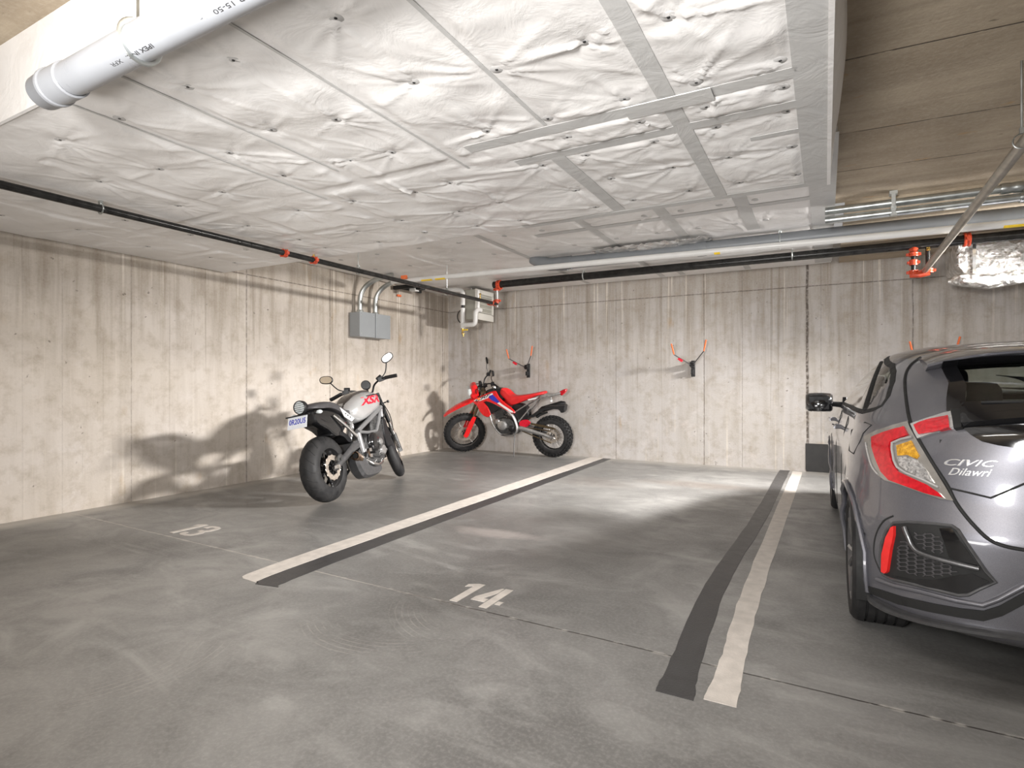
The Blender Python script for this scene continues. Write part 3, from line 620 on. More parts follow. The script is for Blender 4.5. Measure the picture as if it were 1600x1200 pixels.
# upper left pipe in front of the soffit
t = empty('light_grey_drain_pipe', (-2.9, 1.12, 2.40), label='light grey plastic drain pipe with a capped end at the top left corner', cat='pipe')
def L(x, y, z): return (x+2.9, y-1.12, z-2.40)
MB().cyl(L(-2.78, 1.13, 2.40), L(.55, 1.13, 2.43), .062, n=36).build('pipe_run', 'pvclight', t)
MB().lathe([(.0, -.13), (.05, -.128), (.066, -.10), (.070, -.02), (.074, -.015), (.074, .0), (.069, .005), (.069, .12), (.062, .125)], L(-2.72, 1.13, 2.40), 'X', 36).build('end_cap', 'pvclight', t)
MB().tube([Vector(L(-2.12, 1.13+.066*cos(a), 2.408+.068*sin(a))) for a in [2*pi*i/26 for i in range(26)]], .012, 8, closed=True, flat=.5).build('strap', 'galv', t)
MB().box(L(-2.12, 1.13, 2.66), (.02, .015, .40)).build('hanger', 'galv', t)
def wrap_text(body, x0, length, h, ang, r, cy, cz, parent, name='printed_marking', mat='gunmetal'):
    vs, fs = text_mesh(body, 1.0); w = max(v[0] for v in vs)-min(v[0] for v in vs); s = length/w; sy = h/.7
    vt = [(x0-v[0]*s, cy+r*cos(ang+v[1]*sy/r), cz+r*sin(ang+v[1]*sy/r)) for v in vs]
    vb = [(x, cy+(y-cy)*.985, cz+(z-cz)*.985) for x, y, z in vt]; v, f = thick(vt, vb, [tuple(q) for q in fs]); MB().add(v, f).build(name, mat, parent)
# pipe print
wrap_text('IPEX INC.   XFR 15-50   DRAIN', .65, .50, .014, -2.0, .0632, .01, .006, t)
wrap_text('XFR 15-50   IPEX INC.', 1.22, .42, .014, -2.0, .0632, .01, .011, t)

# junction boxes with conduits on the left wall
for k, (y0, y1) in enumerate(((6.25, 6.575), (6.59, 6.92))):
    t = empty('junction_box', (XL, (y0+y1)/2, 2.1), label=('left', 'right')[k]+' of the two grey steel junction boxes on the left wall under a curved conduit', cat='junction box')
    MB().box((.105, 0, -.015), (.19, y1-y0-.004, .36)).build('box_body', 'boxgrey', t, bevel=.006)
    MB().box((.208, 0, -.015), (.016, y1-y0+.004, .37)).build('box_cover', 'boxgrey', t, bevel=.004)
    for zz in (.12, -.15):
        for yy in (-.13, .13): MB().lathe([(0, 0), (.006, 0), (.006, -.004), (0, -.005)][::-1], (.217, yy, zz), 'X', 8).build('screw', 'galv', t)
    t = empty('curved_conduit', (XL+.1, (y0+y1)/2, 2.27), label=('left', 'right')[k]+' of the two bent steel conduits rising from the grey boxes', cat='conduit')
    yo = -.06 if k == 0 else -.07
    mb = MB(); mb.tube([(.02, yo, 0), (.02, yo, .2)]+elbow((.02, yo, .2), (.04, yo+.03, .49), (.55, yo+.12, .525), 14), .036, 18); mb.build('conduit_run', 'galv', t)
    MB().lathe([(.036, 0), (.05, 0), (.05, .02), (.042, .035), (.036, .035)], (.02, yo, 0), 'Z', 20).build('connector', 'galv', t)

# unit heater in the corner, with insulated pipes
t = empty('unit_heater', (-5.22, 8.28, 2.28), label='pale metal unit heater with louvres hung in the back left corner', cat='heater')
MB().box((0, 0, .25), (.26, .56, .50)).build('heater_casing', 'heaterside', t, bevel=.01)
mb = MB(); mb.box((.135, 0, .47), (.02, .57, .07)); mb.box((.135, 0, .055), (.02, .57, .11)); mb.box((.135, -.245, .27), (.02, .08, .34)); mb.box((.135, .26, .27), (.02, .05, .34)); mb.build('front_frame', 'heater', t)
MB().box((.12, .02, .27), (.006, .44, .34)).build('grille_back', 'blackmat', t)
for k in range(5):
    MB().box((.135, .02, .135+.068*k), (.034, .44, .006), Matrix.Rotation(radians(38), 4, 'Y')).build('louvre', 'heater', t)
mb = MB(); v, fs = text_mesh('BEACON', 1.0); w = max(p[0] for p in v)-min(p[0] for p in v)
for y in (-.2, .2): MB().cyl((0, y, .5), (0, y, .535), .006, n=8).build('hanger_rod', 'galv', t)
t = empty('insulated_pipe', (-5.25, 7.86, 2.5), label='white insulated heating pipe looping in front of the corner heater', cat='pipe')
def L(x, y, z): return (x+5.25, y-7.86, z-2.5)
mb = MB(); mb.tube([L(-5.62, 7.8, 2.77), L(-5.36, 7.83, 2.765)]+elbow(L(-5.36, 7.83, 2.765), L(-5.25, 7.86, 2.765), L(-5.25, 7.86, 2.68), 8)+[L(-5.25, 7.86, 2.50)], .040, 18); mb.build('upper_sleeve', 'pvcwhite', t)
MB().cyl(L(-5.25, 7.86, 2.50), L(-5.25, 7.86, 2.46), .022, n=14).build('bare_joint', 'black', t)
mb = MB(); mb.cyl(L(-5.25, 7.86, 2.455), L(-5.25, 7.86, 2.12), .040, n=18)
mb.tube([L(-5.24, 7.84, 2.17), L(-5.06, 7.84, 2.17)]+elbow(L(-5.06, 7.84, 2.17), L(-4.99, 7.84, 2.17), L(-4.99, 7.84, 2.24), 8)+[L(-4.99, 7.84, 2.33)]+elbow(L(-4.99, 7.84, 2.33), L(-4.99, 7.84, 2.39), L(-4.99, 7.93, 2.42), 6)+[L(-4.99, 8.0, 2.42)], .038, 18); mb.build('lower_sleeve', 'pvcwhite', t)
MB().cyl(L(-4.995, 7.93, 2.74), L(-4.995, 7.93, 2.42), .028, n=14).build('return_sleeve', 'pvcwhite', t)
MB().box(L(-5.19, 7.84, 2.09), (.10, .02, .022)).build('valve_lever', 'yellow', t, bevel=.003)
mb = MB(); mb.lathe([(.014, .06), (.022, .05), (.02, .02), (.014, 0)], L(-5.25, 7.86, 2.065), 'Z', 14); mb.tube([L(-5.25, 7.86, 2.07), L(-5.25, 7.84, 2.03), L(-5.21, 7.82, 2.02), L(-5.21, 7.82, 1.98)], .011, 10); mb.tube([Vector(L(-5.21+.018*cos(a), 7.82, 2.03+.018*sin(a))) for a in [2*pi*i/12 for i in range(12)]], .004, 6, closed=True); mb.build('drain_tap', 'brass', t)
t = empty('cable_loop', (-5.75, 8.7, 2.35), label='black cable loop and conduit stub in the back left corner', cat='cable')
MB().tube([(.05+.19*cos(a), -.06, .08+.15*sin(a)) for a in [radians(70+i*11) for i in range(20)]], .008, 8).build('cable', 'blackmat', t)
mb = MB(); mb.box((.10, .05, .10), (.10, .10, .22)); mb.build('cable_box', 'boxgrey', t, bevel=.005)
# dark hardware at the wall head behind the pale pipe
t = empty('wall_bracket', (-5.9, 7.2, 2.765), label='dark steel bracket at the head of the left wall behind the pale pipe', cat='bracket')
mb = MB(); mb.box((0, 0, 0), (.5, .05, .06)); mb.box((-.1, .25, -.01), (.05, .5, .04)); mb.box((.2, .1, -.03), (.12, .12, .05)); mb.build('bracket_bar', 'blackmat', t); MB().box((.1, .08, -.05), (.12, .1, .05)).build('white_block', 'pvcwhite', t, bevel=.005)
t = empty('wall_mounted_sensor', (XL+.03, 7.35, 2.66), label='small orange tag fixed high on the left wall below the pale pipe', cat='tag')
MB().box((0, 0, 0), (.03, .09, .035)).build('tag_plate', 'orange', t, bevel=.006)

# foil duct at the right
t = empty('foil_duct', (1.3, 8.05, 2.4), label='foil-wrapped ventilation duct behind the black main at the far right', cat='duct')
mb = MB(); R = []
for x, y0, y1, z0, z1 in ((-.03, -.18, .5, .10, .41), (.06, -.20, .5, -.02, .42), (.10, -.20, .5, -.03, .42), (.62, -.20, .5, -.03, .42), (.66, -.20, .5, -.01, .41), (.95, -.16, .45, .12, .40), (3.5, -.16, .45, .12, .40)):
    R.append([(x, y0, z0), (x, y1, z0), (x, y1, z1), (x, y0, z1)])
mb.rings(R); 
mb.build('duct_wrap', 'foil', t, bevel=.02)
for x in (.12, .64, 1.4): MB().box((x, .15, .20), (.03, .72, .445) if x < 1 else (.03, .63, .30)).build('foil_tape', 'chrome', t)
MB().tube([(-.1, -.16, -.06), (.0, -.18, -.05), (.25, -.2, -.10), (.55, -.18, -.06), (.8, -.1, .06)], [.03, .09, .10, .09, .05], 14, flat=.8).build('duct_belly', 'foil', t)

# bike racks on the back wall
def rack(x, label, k=1.0):
    t = empty('wall_bike_rack', (x, YB-.005, 1.43), label=label, cat='bike rack', group='folding bike racks on the back wall')
    MB().box((0, -.02, 0), (.055, .03, .24)).build('wall_plate', 'black', t, bevel=.004)
    mb = MB(); mb.box((0, -.07, .06), (.05, .10, .08)); mb.cyl((-.035, -.10, .06), (.035, -.10, .06), .028, n=16); mb.box((0, -.06, -.05), (.04, .07, .07)); mb.build('hinge_block', 'black', t, bevel=.004)
    for s in (-1, 1):
        a = Vector((.02*s, -.12, .06)); b = Vector((.21*s*k, -.34, .20 if s < 0 else .24)); c = Vector((.245*s*k, -.36, .36 if s < 0 else .40))
        arm = MB().tube([a, a+(b-a)*.5, b], .008, 8).build('arm', 'gunmetal', t)
        MB().tube([b, b+(c-b)*.3, c], [.009, .012, .011], 8).build('hook_sleeve', 'orange', arm)
        if s < 0: m2 = MB(); m2.box(a+(b-a)*.62+Vector((0, 0, -.02)), (.07, .04, .035), Matrix.Rotation(radians(35), 4, 'Y')); m2.build('clip', 'reddecal', arm)
    return t
rack(-1.73, 'folding wall bike rack with orange hooks in the middle of the back wall')
rack(-4.50, 'folding wall bike rack with orange hooks above the red motorcycle')
rack(1.15, 'wall bike rack whose orange tips show above the car roof', 1.0).location.z = 1.36
# ------------------------------------------------------------------ motorcycles
def tyre_prof(R, hw, hgt, n=14, sq=2.2):
    out = []
    for i in range(n+1):
        a = -.12*pi+(1.24*pi)*i/n; c, s = cos(a), sin(a)
        out.append((R-hgt+hgt*(abs(s)**(2/sq))*(1 if s > 0 else -1)*(1 if s > 0 else .6), hw*(abs(c)**(2/sq))*(1 if c > 0 else -1)))
    return out
def lace(mb, c, r0, r1, n, w, r=.0022, T=None):
    for i in range(n):
        a = 2*pi*i/n; b = a+(.35 if i % 2 else -.35); s = (1 if (i//2) % 2 else -1)
        mb.tube([(c[0]+s*w, c[1]+r0*cos(a), c[2]+r0*sin(a)), (c[0], c[1]+r1*cos(b), c[2]+r1*sin(b))], r, 5, caps=False)
def ring_pts(c, r, n, axis='X'):
    return [Vector((c[0], c[1]+r*cos(2*pi*i/n), c[2]+r*sin(2*pi*i/n))) for i in range(n)]

# ===== silver naked motorcycle
t = empty('naked_motorcycle', (-4.37, 4.12, .012), (0, -radians(11), radians(14)), 'silver tanked naked motorcycle with round tail lamp leaning on its stand in the left stall', 'motorcycle')
RW = (0, .03, .335)
w = MB().lathe([(.232, -.085), (.240, -.085), (.240, -.075), (.215, -.06), (.205, 0), (.215, .06), (.240, .075), (.240, .085), (.232, .085), (.195, .05), (.190, 0), (.195, -.05)], RW, 'X', 56, closed=True).build('rear_wheel', 'gunmetal', t)
MB().lathe(tyre_prof(.335, .095, .112), RW, 'X', 72).build('tyre', 'tyre', w)
mb = MB()
for k in range(20):   # tread grooves as slim dark ribs
    a0 = 2*pi*k/20
    for s in (-1, 1):
        P = []
        for i in range(7):
            u = i/6; x = s*(.012+.072*u); rr = .335-.112+.112*(1-(abs(x)/.095)**2.2)**(1/2.2)-.0006
            a = a0+.22*u+(.15 if s > 0 else 0); P.append((RW[0]+x, RW[1]+rr*cos(a), RW[2]+rr*sin(a)))
        mb.tube(P, .0028, 5)
mb.build('tread_grooves', 'blackmat', w)
mb = MB(); mb.lathe([(0, -.10), (.04, -.10), (.045, -.05), (.045, .05), (.04, .12), (.0, .12)], RW, 'X', 24)
for k in range(5):
    for d in (-.16, .16):
        a = 2*pi*k/5+.3; mb.tube([(0, RW[1]+.04*cos(a), RW[2]+.04*sin(a)), (.0, RW[1]+.2*cos(a+d), RW[2]+.2*sin(a+d))], [.020, .013], 8)
mb.build('spokes', 'blackgloss', w)
mb = MB().lathe([(.075, .098), (.125, .098), (.125, .103), (.075, .103)], RW, 'X', 48, closed=True)
for k in range(14): a = 2*pi*k/14; mb.tube([(.1005, RW[1]+.124*cos(a), RW[2]+.124*sin(a)), (.1005, RW[1]+.131*cos(a+.1), RW[2]+.131*sin(a+.1)), (.1005, RW[1]+.124*cos(a+.2), RW[2]+.124*sin(a+.2))], .004, 6)
d = mb.build('brake_disc', 'disc', w)
mb = MB()
for k in range(7): a = 2*pi*k/7; mb.box((.1005, RW[1]+.06*cos(a), RW[2]+.06*sin(a)), (.006, .012, .05), Matrix.Rotation(a-pi/2, 4, 'X'))
mb.build('disc_carrier', 'black', d)
mb = MB(); mb.slab(sm([(.10, .33), (.16, .35), (.19, .42), (.15, .46), (.09, .43)], 3), .10, .145, .01); mb.cyl((.09, .13, .40), (.155, .13, .40), .016); mb.build('rear_caliper', 'aludark', t)
sa = MB()
for s in (-1, 1):
    x = .135*s
    R = []
    for y, z, h, ww in ((.0, .325, .045, .022), (.06, .335, .075, .028), (.2, .40, .085, .032), (.40, .49, .10, .04), (.55, .53, .10, .045)):
        R.append([(x+ww*.5*cos(a)*1.4, y, z+h*.5*sin(a)) for a in [2*pi*i/14 for i in range(14)]])
    sa.rings(R)
sa.cyl((-.15, .54, .52), (.15, .54, .52), .045, n=20); sa.box((0, .45, .50), (.27, .09, .07)); sa.build('swingarm', 'gunmetal', t)
mb = MB()
for s in (-1, 1): mb.cyl((.15*s, .04, .335), (.17*s, .04, .335), .022, n=6); 
mb.box((.16, -.02, .335), (.02, .05, .03)); mb.build('axle_block', 'chrome', t)
mb = MB(); mb.slab(sm([(.08, .66), (.2, .70), (.34, .70), (.46, .62), (.50, .56), (.44, .55), (.36, .62), (.22, .655)], 3), -.085, .085, .02); mb.build('rear_hugger', 'black', t)
# exhaust
mb = MB(); mb.slab(sm([(.40, .36), (.47, .42), (.55, .38), (.62, .30), (.84, .27), (.92, .20), (.84, .145), (.56, .135), (.45, .22)], 3), .02, .17, .03); ex = mb.build('exhaust_box', 'gunmetal', t)
mb = MB(); mb.tube([(.14, .50, .36), (.15, .43, .385), (.155, .385, .40)], [.045, .048, .045], 22, caps=False); mb.lathe([(.030, .02), (.046, 0), (.048, .01), (.046, .02)], (.155, .385, .40), 'Y', 24); mb.build('exhaust_outlet', 'bluemetal', ex)
MB().lathe([(0, 0), (.030, 0), (.031, -.012)], (.155, .392, .40), 'Y', 20).build('outlet_bore', 'blackmat', ex)
# engine
mb = MB(); mb.pillow(sm([(.58, .30), (.56, .48), (.66, .60), (.80, .63), (1.0, .66), (1.10, .58), (1.10, .42), (1.02, .27), (.80, .22)], 3), .17, 9, 4, .6, cen=(.84, .44))
en = mb.build('engine_block', 'aludark', t)
mb = MB(); mb.slab(sm([(.86, .58), (.92, .80), (1.12, .80), (1.15, .60), (1.05, .52)], 2), -.14, .14, .02)
for k in range(6): mb.box((0, 1.03, .60+.03*k), (.30, .22, .006))
mb.build('cylinder_head', 'aludark', en)
MB().lathe([(0, .225), (.05, .225), (.095, .215), (.112, .195), (.116, .17), (.118, .12)], (0, .78, .505), 'X', 36).build('clutch_cover', 'blackgloss', en)
MB().lathe([(0, .242), (.030, .242), (.040, .232), (.042, .20)], (0, .855, .50), 'X', 26).build('cover_cap', 'alu', en)
MB().lathe([(0, .19), (.05, .188), (.062, .175), (.066, .15)], (0, .99, .40), 'X', 26).build('generator_cover', 'alu', en)
mb = MB()
for k in range(9):
    a = random.uniform(0, 6.28); y, z = .72+random.uniform(-.13, .35), .35+random.uniform(-.08, .14)
    mb.cyl((.15, y, z), (.185, y, z), .010, n=8)
    mb.tube([(.16, y, z), (.185, y+.03, z+.03), (.17, y+.07, z+.01)], .006, 6)
mb.build('bolts_and_lines', 'alu', en)
mb = MB(); mb.tube(crom([(.14, .60, .34), (.19, .66, .28), (.20, .78, .25), (.17, .92, .27)], 5), [.018]*16, 12); mb.box((.20, .60, .40), (.06, .05, .10)); mb.build('footrest_plate', 'chrome', t)
mb = MB(); mb.cyl((.16, .60, .40), (.30, .58, .40), .014, n=10); mb.cyl((-.16, .60, .40), (-.30, .58, .40), .014, n=10); mb.tube([(.19, .60, .40), (.22, .70, .34), (.24, .76, .33)], .008, 8); mb.build('footrest', 'black', t)
for s in (-1, 1):
    mb = MB(); x = .155*s
    mb.tube([(x, .52, .655), (x*.98, .82, .77), (x*.85, 1.15, .90)], [.030, .034, .044], 12, flat=.7)
    mb.tube([(x, .52, .65), (x, .72, .625), (x, .93, .63)], [.030, .026, .024], 12, flat=.7)
    mb.tube([(x, .93, .63), (x*.95, 1.03, .74), (x*.85, 1.13, .86)], [.024, .028, .034], 12, flat=.7)
    mb.tube([(x, .53, .64), (x, .55, .52), (x, .57, .42)], [.034, .040, .036], 12, flat=.7)
    mb.tube([(x*.85, 1.16, .88), (x*.8, 1.17, .74), (x*.78, 1.12, .58)], [.03, .022, .018], 10)
    mb.build('main_frame', 'framegrey', t)
    MB().tube([(.12*s, .16, .86), (.14*s, .34, .73), (.15*s, .56, .56)], [.014, .017, .02], 10).build('subframe_rail', 'chrome', t)
    MB().slab([(.30, .935), (.42, .875), (.55, .80), (.49, .77), (.36, .83)], .118*s, .130*s, .004).build('side_panel', 'white', t)
    mb = MB()
    for y, z in ((.385, .862), (.425, .842), (.465, .82)): mb.cyl((.129*s, y, z), (.1325*s, y, z), .010, n=12)
    mb.build('panel_holes', 'blackmat', t)
mb = MB(); mb.slab(sm([(1.12, .76), (1.20, .74), (1.26, .46), (1.20, .42), (1.12, .46)], 2), -.16, .16, .01); mb.build('radiator', 'black', t)
tk = sm([(.44, .86), (.50, .96), (.64, 1.045), (.82, 1.095), (1.02, 1.11), (1.16, 1.07), (1.21, .99), (1.16, .905), (.98, .84), (.80, .775), (.66, .745), (.56, .765)], 4)
tank = MB().pillow(tk, .185, 13, 2.3, .50, cen=(.84, .93)).build('fuel_tank', 'tank', t, sharp=70)
bv = BVHTree.FromObject(tank, bpy.context.evaluated_depsgraph_get())
def tank_wrap(name, polys, mat, off=.003, par=None):
    vt, vb, F = [], [], []
    for vs, fs in polys:
        b = len(vt)
        for y, z in vs:
            h, nn, _, _ = bv.ray_cast(Vector((1, y, z)), Vector((-1, 0, 0)))
            if h is None: h, nn = Vector((.1, y, z)), Vector((1, 0, 0))
            vt.append(h+nn*off); vb.append(h-nn*.002)
        F += [tuple(b+i for i in f) for f in fs]
    v, f = thick(vt, vb, F); return MB().add(v, f).build(name, mat, par or tank)
vs, fs = text_mesh('XSR', .12, .25, .95, .004); mx = max(v[0] for v in vs)
tank_wrap('tank_lettering', [([(.865+v[0]*2.0, .985+v[1]*1.0+v[0]*.16) for v in vs], fs)], 'reddecal')
tank_wrap('tank_stripe', [([(.80+.34*i/8, 1.030+.03*i/8+.010*j) for i in range(9) for j in (0, 1)], [(2*i, 2*i+2, 2*i+3, 2*i+1) for i in range(8)])], 'black')
MB().pillow(sm([(.47, .91), (.52, .975), (.66, 1.065), (.84, 1.115), (1.02, 1.125), (1.12, 1.09), (.98, 1.05), (.7, 1.0)], 4), .085, 9, 4, .7, cen=(.8, 1.03)).build('tank_top_strip', 'tankbrown', tank)
MB().lathe([(0, .012), (.035, .010), (.04, 0)], (0, .98, 1.118), 'Z', 24).build('filler_cap', 'chrome', tank)
st = sm([(-.17, .945), (-.15, .985), (-.04, 1.005), (.1, 1.015), (.23, 1.0), (.35, .955), (.47, .895), (.60, .875), (.65, .84), (.54, .815), (.40, .845), (.24, .91), (.05, .945)], 4)
MB().pillow(st, .125, 11, 2.6, .6, cen=(.22, .93)).build('seat', 'seatblack', t, sharp=60)
mb = MB(); mb.pillow(sm([(-.14, .935), (.10, .93), (.32, .885), (.46, .80), (.40, .70), (.26, .63), (.15, .655), (.06, .72), (-.09, .79), (-.13, .86)], 3), .105, 7, 3.5, .7); mb.build('tail_undertray', 'blackgloss', t)
tl = MB().lathe([(0, .05), (.05, .05), (.066, .03), (.070, -.01), (.066, -.022), (.060, -.022)], (0, -.19, .975), 'Y', 32).build('tail_lamp', 'black', t)
MB().lathe([(0, -.024), (.03, -.023), (.060, -.014)], (0, -.19, .975), 'Y', 28).build('lamp_lens', 'headlens', tl)
mb = MB()
for k in range(5): z = -.04+.02*k; hw = sqrt(.058**2-z*z); mb.box((0, -.2145, .975+z), (2*hw, .004, .005))
mb.build('lens_bars', 'gunmetal', tl)
mb = MB(); mb.tube([(0, .0, .84), (0, -.14, .86), (0, -.25, .90)], [.02, .018, .014], 8, flat=.5); mb.box((0, -.255, .895), (.26, .02, .012)); mb.build('plate_bracket', 'black', t)
pl = MB().box((0, 0, 0), (.205, .004, .115), None); T = Matrix.Translation((0, -.275, .832)) @ Matrix.Rotation(radians(-20), 4, 'X')
pl = MB(T).box((0, 0, 0), (.215, .004, .125)).build('licence_plate', 'plate', t, bevel=.001)
vs, fs = text_mesh('0R20U5', 1.0, 0, 1.0, .02); w0 = max(v[0] for v in vs)-min(v[0] for v in vs); cx = (max(v[0] for v in vs)+min(v[0] for v in vs))/2
vt = [T @ Vector(((v[0]-cx)*.185/w0, -.0032, (v[1])*.075+.006)) for v in vs]; vb = [T @ Vector(((v[0]-cx)*.185/w0, -.0018, (v[1])*.075+.006)) for v in vs]
v, f = thick(vt, vb, fs); MB().add(v, f).build('plate_lettering', 'blue', pl)
for s in (-1, 1):
    mb = MB(); mb.tube([(.05*s, -.06, .90), (.12*s, -.10, .905)], .008, 8); mb.lathe([(0, -.035), (.016, -.03), (.022, 0), (.014, .03), (0, .035)], (.145*s, -.10, .905), 'Y', 14); mb.build('rear_indicator', 'headlens', t)
# steered front end
ax = Vector((0, -sin(radians(26)), cos(radians(26)))); hp = Vector((0, 1.22, .95))
S = Matrix.Translation(hp) @ Matrix.Rotation(radians(26), 4, ax) @ Matrix.Translation(-hp)
FW = (0, 1.575, .33)
fk = MB(S)
for s in (-1, 1): fk.cyl((.105*s, 1.24, 1.06), (.105*s, 1.42, .70), .026, n=16)
fk.box((0, 1.25, 1.04), (.25, .09, .035)); fk.box((0, 1.33, .86), (.25, .10, .04)); fo = fk.build('fork', 'black', t)
mb = MB(S)
for s in (-1, 1): mb.cyl((.105*s, 1.42, .70), (.105*s, 1.50, .50), .022, n=16)
mb.build('fork_stanchion', 'chrome', fo, split=True)
mb = MB(S)
for s in (-1, 1): mb.cyl((.105*s, 1.485, .54), (.105*s, 1.57, .31), .030, .026, n=16); mb.box((.105*s, 1.56, .33), (.04, .06, .06))
mb.build('fork_leg', 'aludark', fo)
fw = MB(S).lathe([(.232, -.055), (.240, -.055), (.215, -.035), (.205, 0), (.215, .035), (.240, .055), (.232, .055), (.195, .03), (.190, 0), (.195, -.03)], FW, 'X', 52, closed=True).build('front_wheel', 'gunmetal', t)
MB(S).lathe(tyre_prof(.325, .064, .09), FW, 'X', 64).build('tyre', 'tyre', fw)
mb = MB(S); mb.lathe([(0, -.06), (.035, -.06), (.035, .06), (0, .06)], FW, 'X', 20)
for k in range(5):
    for d_ in (-.16, .16): a = 2*pi*k/5; mb.tube([(0, FW[1]+.03*cos(a), FW[2]+.03*sin(a)), (0, FW[1]+.2*cos(a+d_), FW[2]+.2*sin(a+d_))], [.018, .012], 8)
mb.build('spokes', 'blackgloss', fw)
mb = MB(S)
for s in (-1, 1): mb.lathe([(.08, .072*s), (.145, .072*s), (.145, .077*s), (.08, .077*s)], FW, 'X', 40, closed=True)
mb.build('brake_disc', 'disc', fw, split=True)
mb = MB(S); P = [[(x, FW[1]+.345*cos(a), FW[2]+.345*sin(a)-.02*abs(x)/.07) for x in (-.07, -.05, 0, .05, .07)] for a in [radians(20+9*i) for i in range(14)]]
vt = [q for r in P for q in r]; fs = [(i*5+j, i*5+j+1, i*5+j+6, i*5+j+5) for i in range(13) for j in range(4)]
vb = [(x, FW[1]+(y-FW[1])*.985, FW[2]+(z-FW[2])*.985) for x, y, z in vt]; v, f = thick(vt, vb, fs); mb.add(v, f).build('front_mudguard', 'black', t)
bar = MB(S).tube(crom([(-.40, 1.02, 1.16), (-.24, 1.08, 1.19), (-.12, 1.20, 1.17), (-.05, 1.24, 1.09), (.05, 1.24, 1.09), (.12, 1.20, 1.17), (.24, 1.08, 1.19), (.40, 1.02, 1.16)], 5), .012, 10).build('handlebar', 'black', t)
for s in (-1, 1):
    mb = MB(S); mb.cyl((.27*s, 1.07, 1.188), (.41*s, 1.015, 1.157), .018, n=14); mb.build('grip', 'blackmat', bar)
    mb = MB(S); mb.box((.22*s, 1.10, 1.19), (.07, .05, .05)); mb.cyl((.17*s, 1.14, 1.21), (.23*s, 1.12, 1.23), .022, n=12); mb.tube([(.21*s, 1.12, 1.18), (.30*s, 1.11, 1.17), (.41*s, 1.07, 1.145)], [.008, .007, .006], 8); mb.build('lever_and_switch', 'black', bar)
    mr = MB(S).tube(crom([(.24*s, 1.11, 1.21), (.30*s, 1.12, 1.26), (.35*s, 1.10, 1.36)], 5), .007, 8).build('mirror_stem', 'black', bar)
    T2 = Matrix.Translation((.38*s, 1.09, 1.405)) @ Matrix.Rotation(radians(-18*s), 4, 'Y')
    el = sm([(-.078, -.01), (-.062, .036), (0, .050), (.06, .038), (.078, .0), (.05, -.040), (-.04, -.046)], 4)
    if s < 0: el = [(-a, b) for a, b in el]
    MB(S @ T2).slab([(a, b) for a, b in el], -.018, .016, .012, ax='Y').build('mirror_shell', 'black', mr)
    MB(S @ T2).slab([(a*.86, b*.84) for a, b in el], -.0205, -.017, .001, ax='Y').build('mirror_glass', 'mirror', mr)
mb = MB(S); mb.lathe([(0, -.03), (.05, -.03), (.058, -.02), (.058, .03), (.03, .045), (0, .045)], (0.02, 1.20, 1.20), 'Y', 26); mb.tube([(0, 1.24, 1.1), (.02, 1.21, 1.16)], .015, 8); mb.build('instrument_dial', 'black', bar)
hl = MB(S).lathe([(.0, -.10), (.05, -.09), (.085, -.02), (.092, .05), (.085, .06)], (0, 1.36, 1.02), 'Y', 30).build('headlamp', 'black', t)
MB(S).lathe([(0, .075), (.05, .07), (.084, .058)], (0, 1.36, 1.02), 'Y', 28).build('lamp_lens', 'headlens', hl)
for s in (-1, 1):
    mb = MB(S); mb.tube([(.10*s, 1.30, .93), (.17*s, 1.30, .93)], .008, 8); mb.lathe([(0, -.03), (.015, -.02), (.018, .01), (0, .03)], (.19*s, 1.30, .93), 'Y', 12); mb.build('front_indicator', 'black', t)
mb = MB(); mb.tube(crom([(-.04, 1.24, 1.0), (.10, 1.30, .92), (.14, 1.22, .80), (.12, 1.10, .62)], 5), .008, 8); mb.tube(crom([(.08, 1.26, 1.05), (.16, 1.32, .80), (.13, 1.40, .60)], 5), .006, 8); mb.build('cables', 'blackmat', t)
mb = MB(); mb.tube([(-.12, .70, .26), (-.25, .64, .10), (-.285, .62, -.045)], [.016, .014, .013], 10); mb.box((-.29, .62, -.048), (.06, .05, .012)); mb.build('side_stand', 'black', t)
mb = MB(); mb.tube([(-.08, .03, .41), (-.10, .55, .50)], .012, 6); mb.tube([(-.08, .03, .26), (-.10, .55, .44)], .012, 6); mb.lathe([(.05, -.095), (.09, -.095), (.09, -.088), (.05, -.088)], RW, 'X', 36, closed=True); mb.build('drive_chain', 'gunmetal', t)
mb = MB(); mb.cyl((0.03, .50, .56), (0.03, .62, .74), .035, n=16)
for k in range(5): mb.lathe([(.035, -.006), (.045, 0), (.035, .006)], (.03, .52+.02*k, .59+.03*k), 'Y', 16)
mb.build('shock_absorber', 'alu', t)

# ===== red off-road motorcycle
t = empty('off_road_motorcycle', (-3.90, 8.50, .005), (0, -radians(6), radians(94.5)), 'red and white off-road motorcycle with red seat parked along the back wall', 'motorcycle')
RW = (0, 0, .345)
w = MB().lathe([(.225, -.03), (.24, -.032), (.238, -.02), (.228, 0), (.238, .02), (.24, .032), (.225, .03), (.222, 0)], RW, 'X', 52, closed=True).build('rear_wheel', 'gunmetal', t)
mb = MB().lathe(tyre_prof(.330, .062, .095), RW, 'X', 60)
for k in range(34):
    a = 2*pi*k/34
    for x, da, rr, ww in ((0, 0, .336, .034), (.036, .09, .329, .022), (-.036, .09, .329, .022), (.058, 0, .300, .016), (-.058, 0, .300, .016)):
        b = a+da; mb.box((x, RW[1]+rr*cos(b), RW[2]+rr*sin(b)), (ww, .032, .020), Matrix.Rotation(b-pi/2, 4, 'X'))
mb.build('tyre', 'tyre', w)
mb = MB(); lace(mb, RW, .04, .225, 36, .03); mb.build('spokes', 'chrome', w)
mb = MB().lathe([(0, -.05), (.045, -.05), (.03, -.02), (.03, .02), (.045, .05), (0, .05)], RW, 'X', 24); mb.build('hub', 'aludark', w)
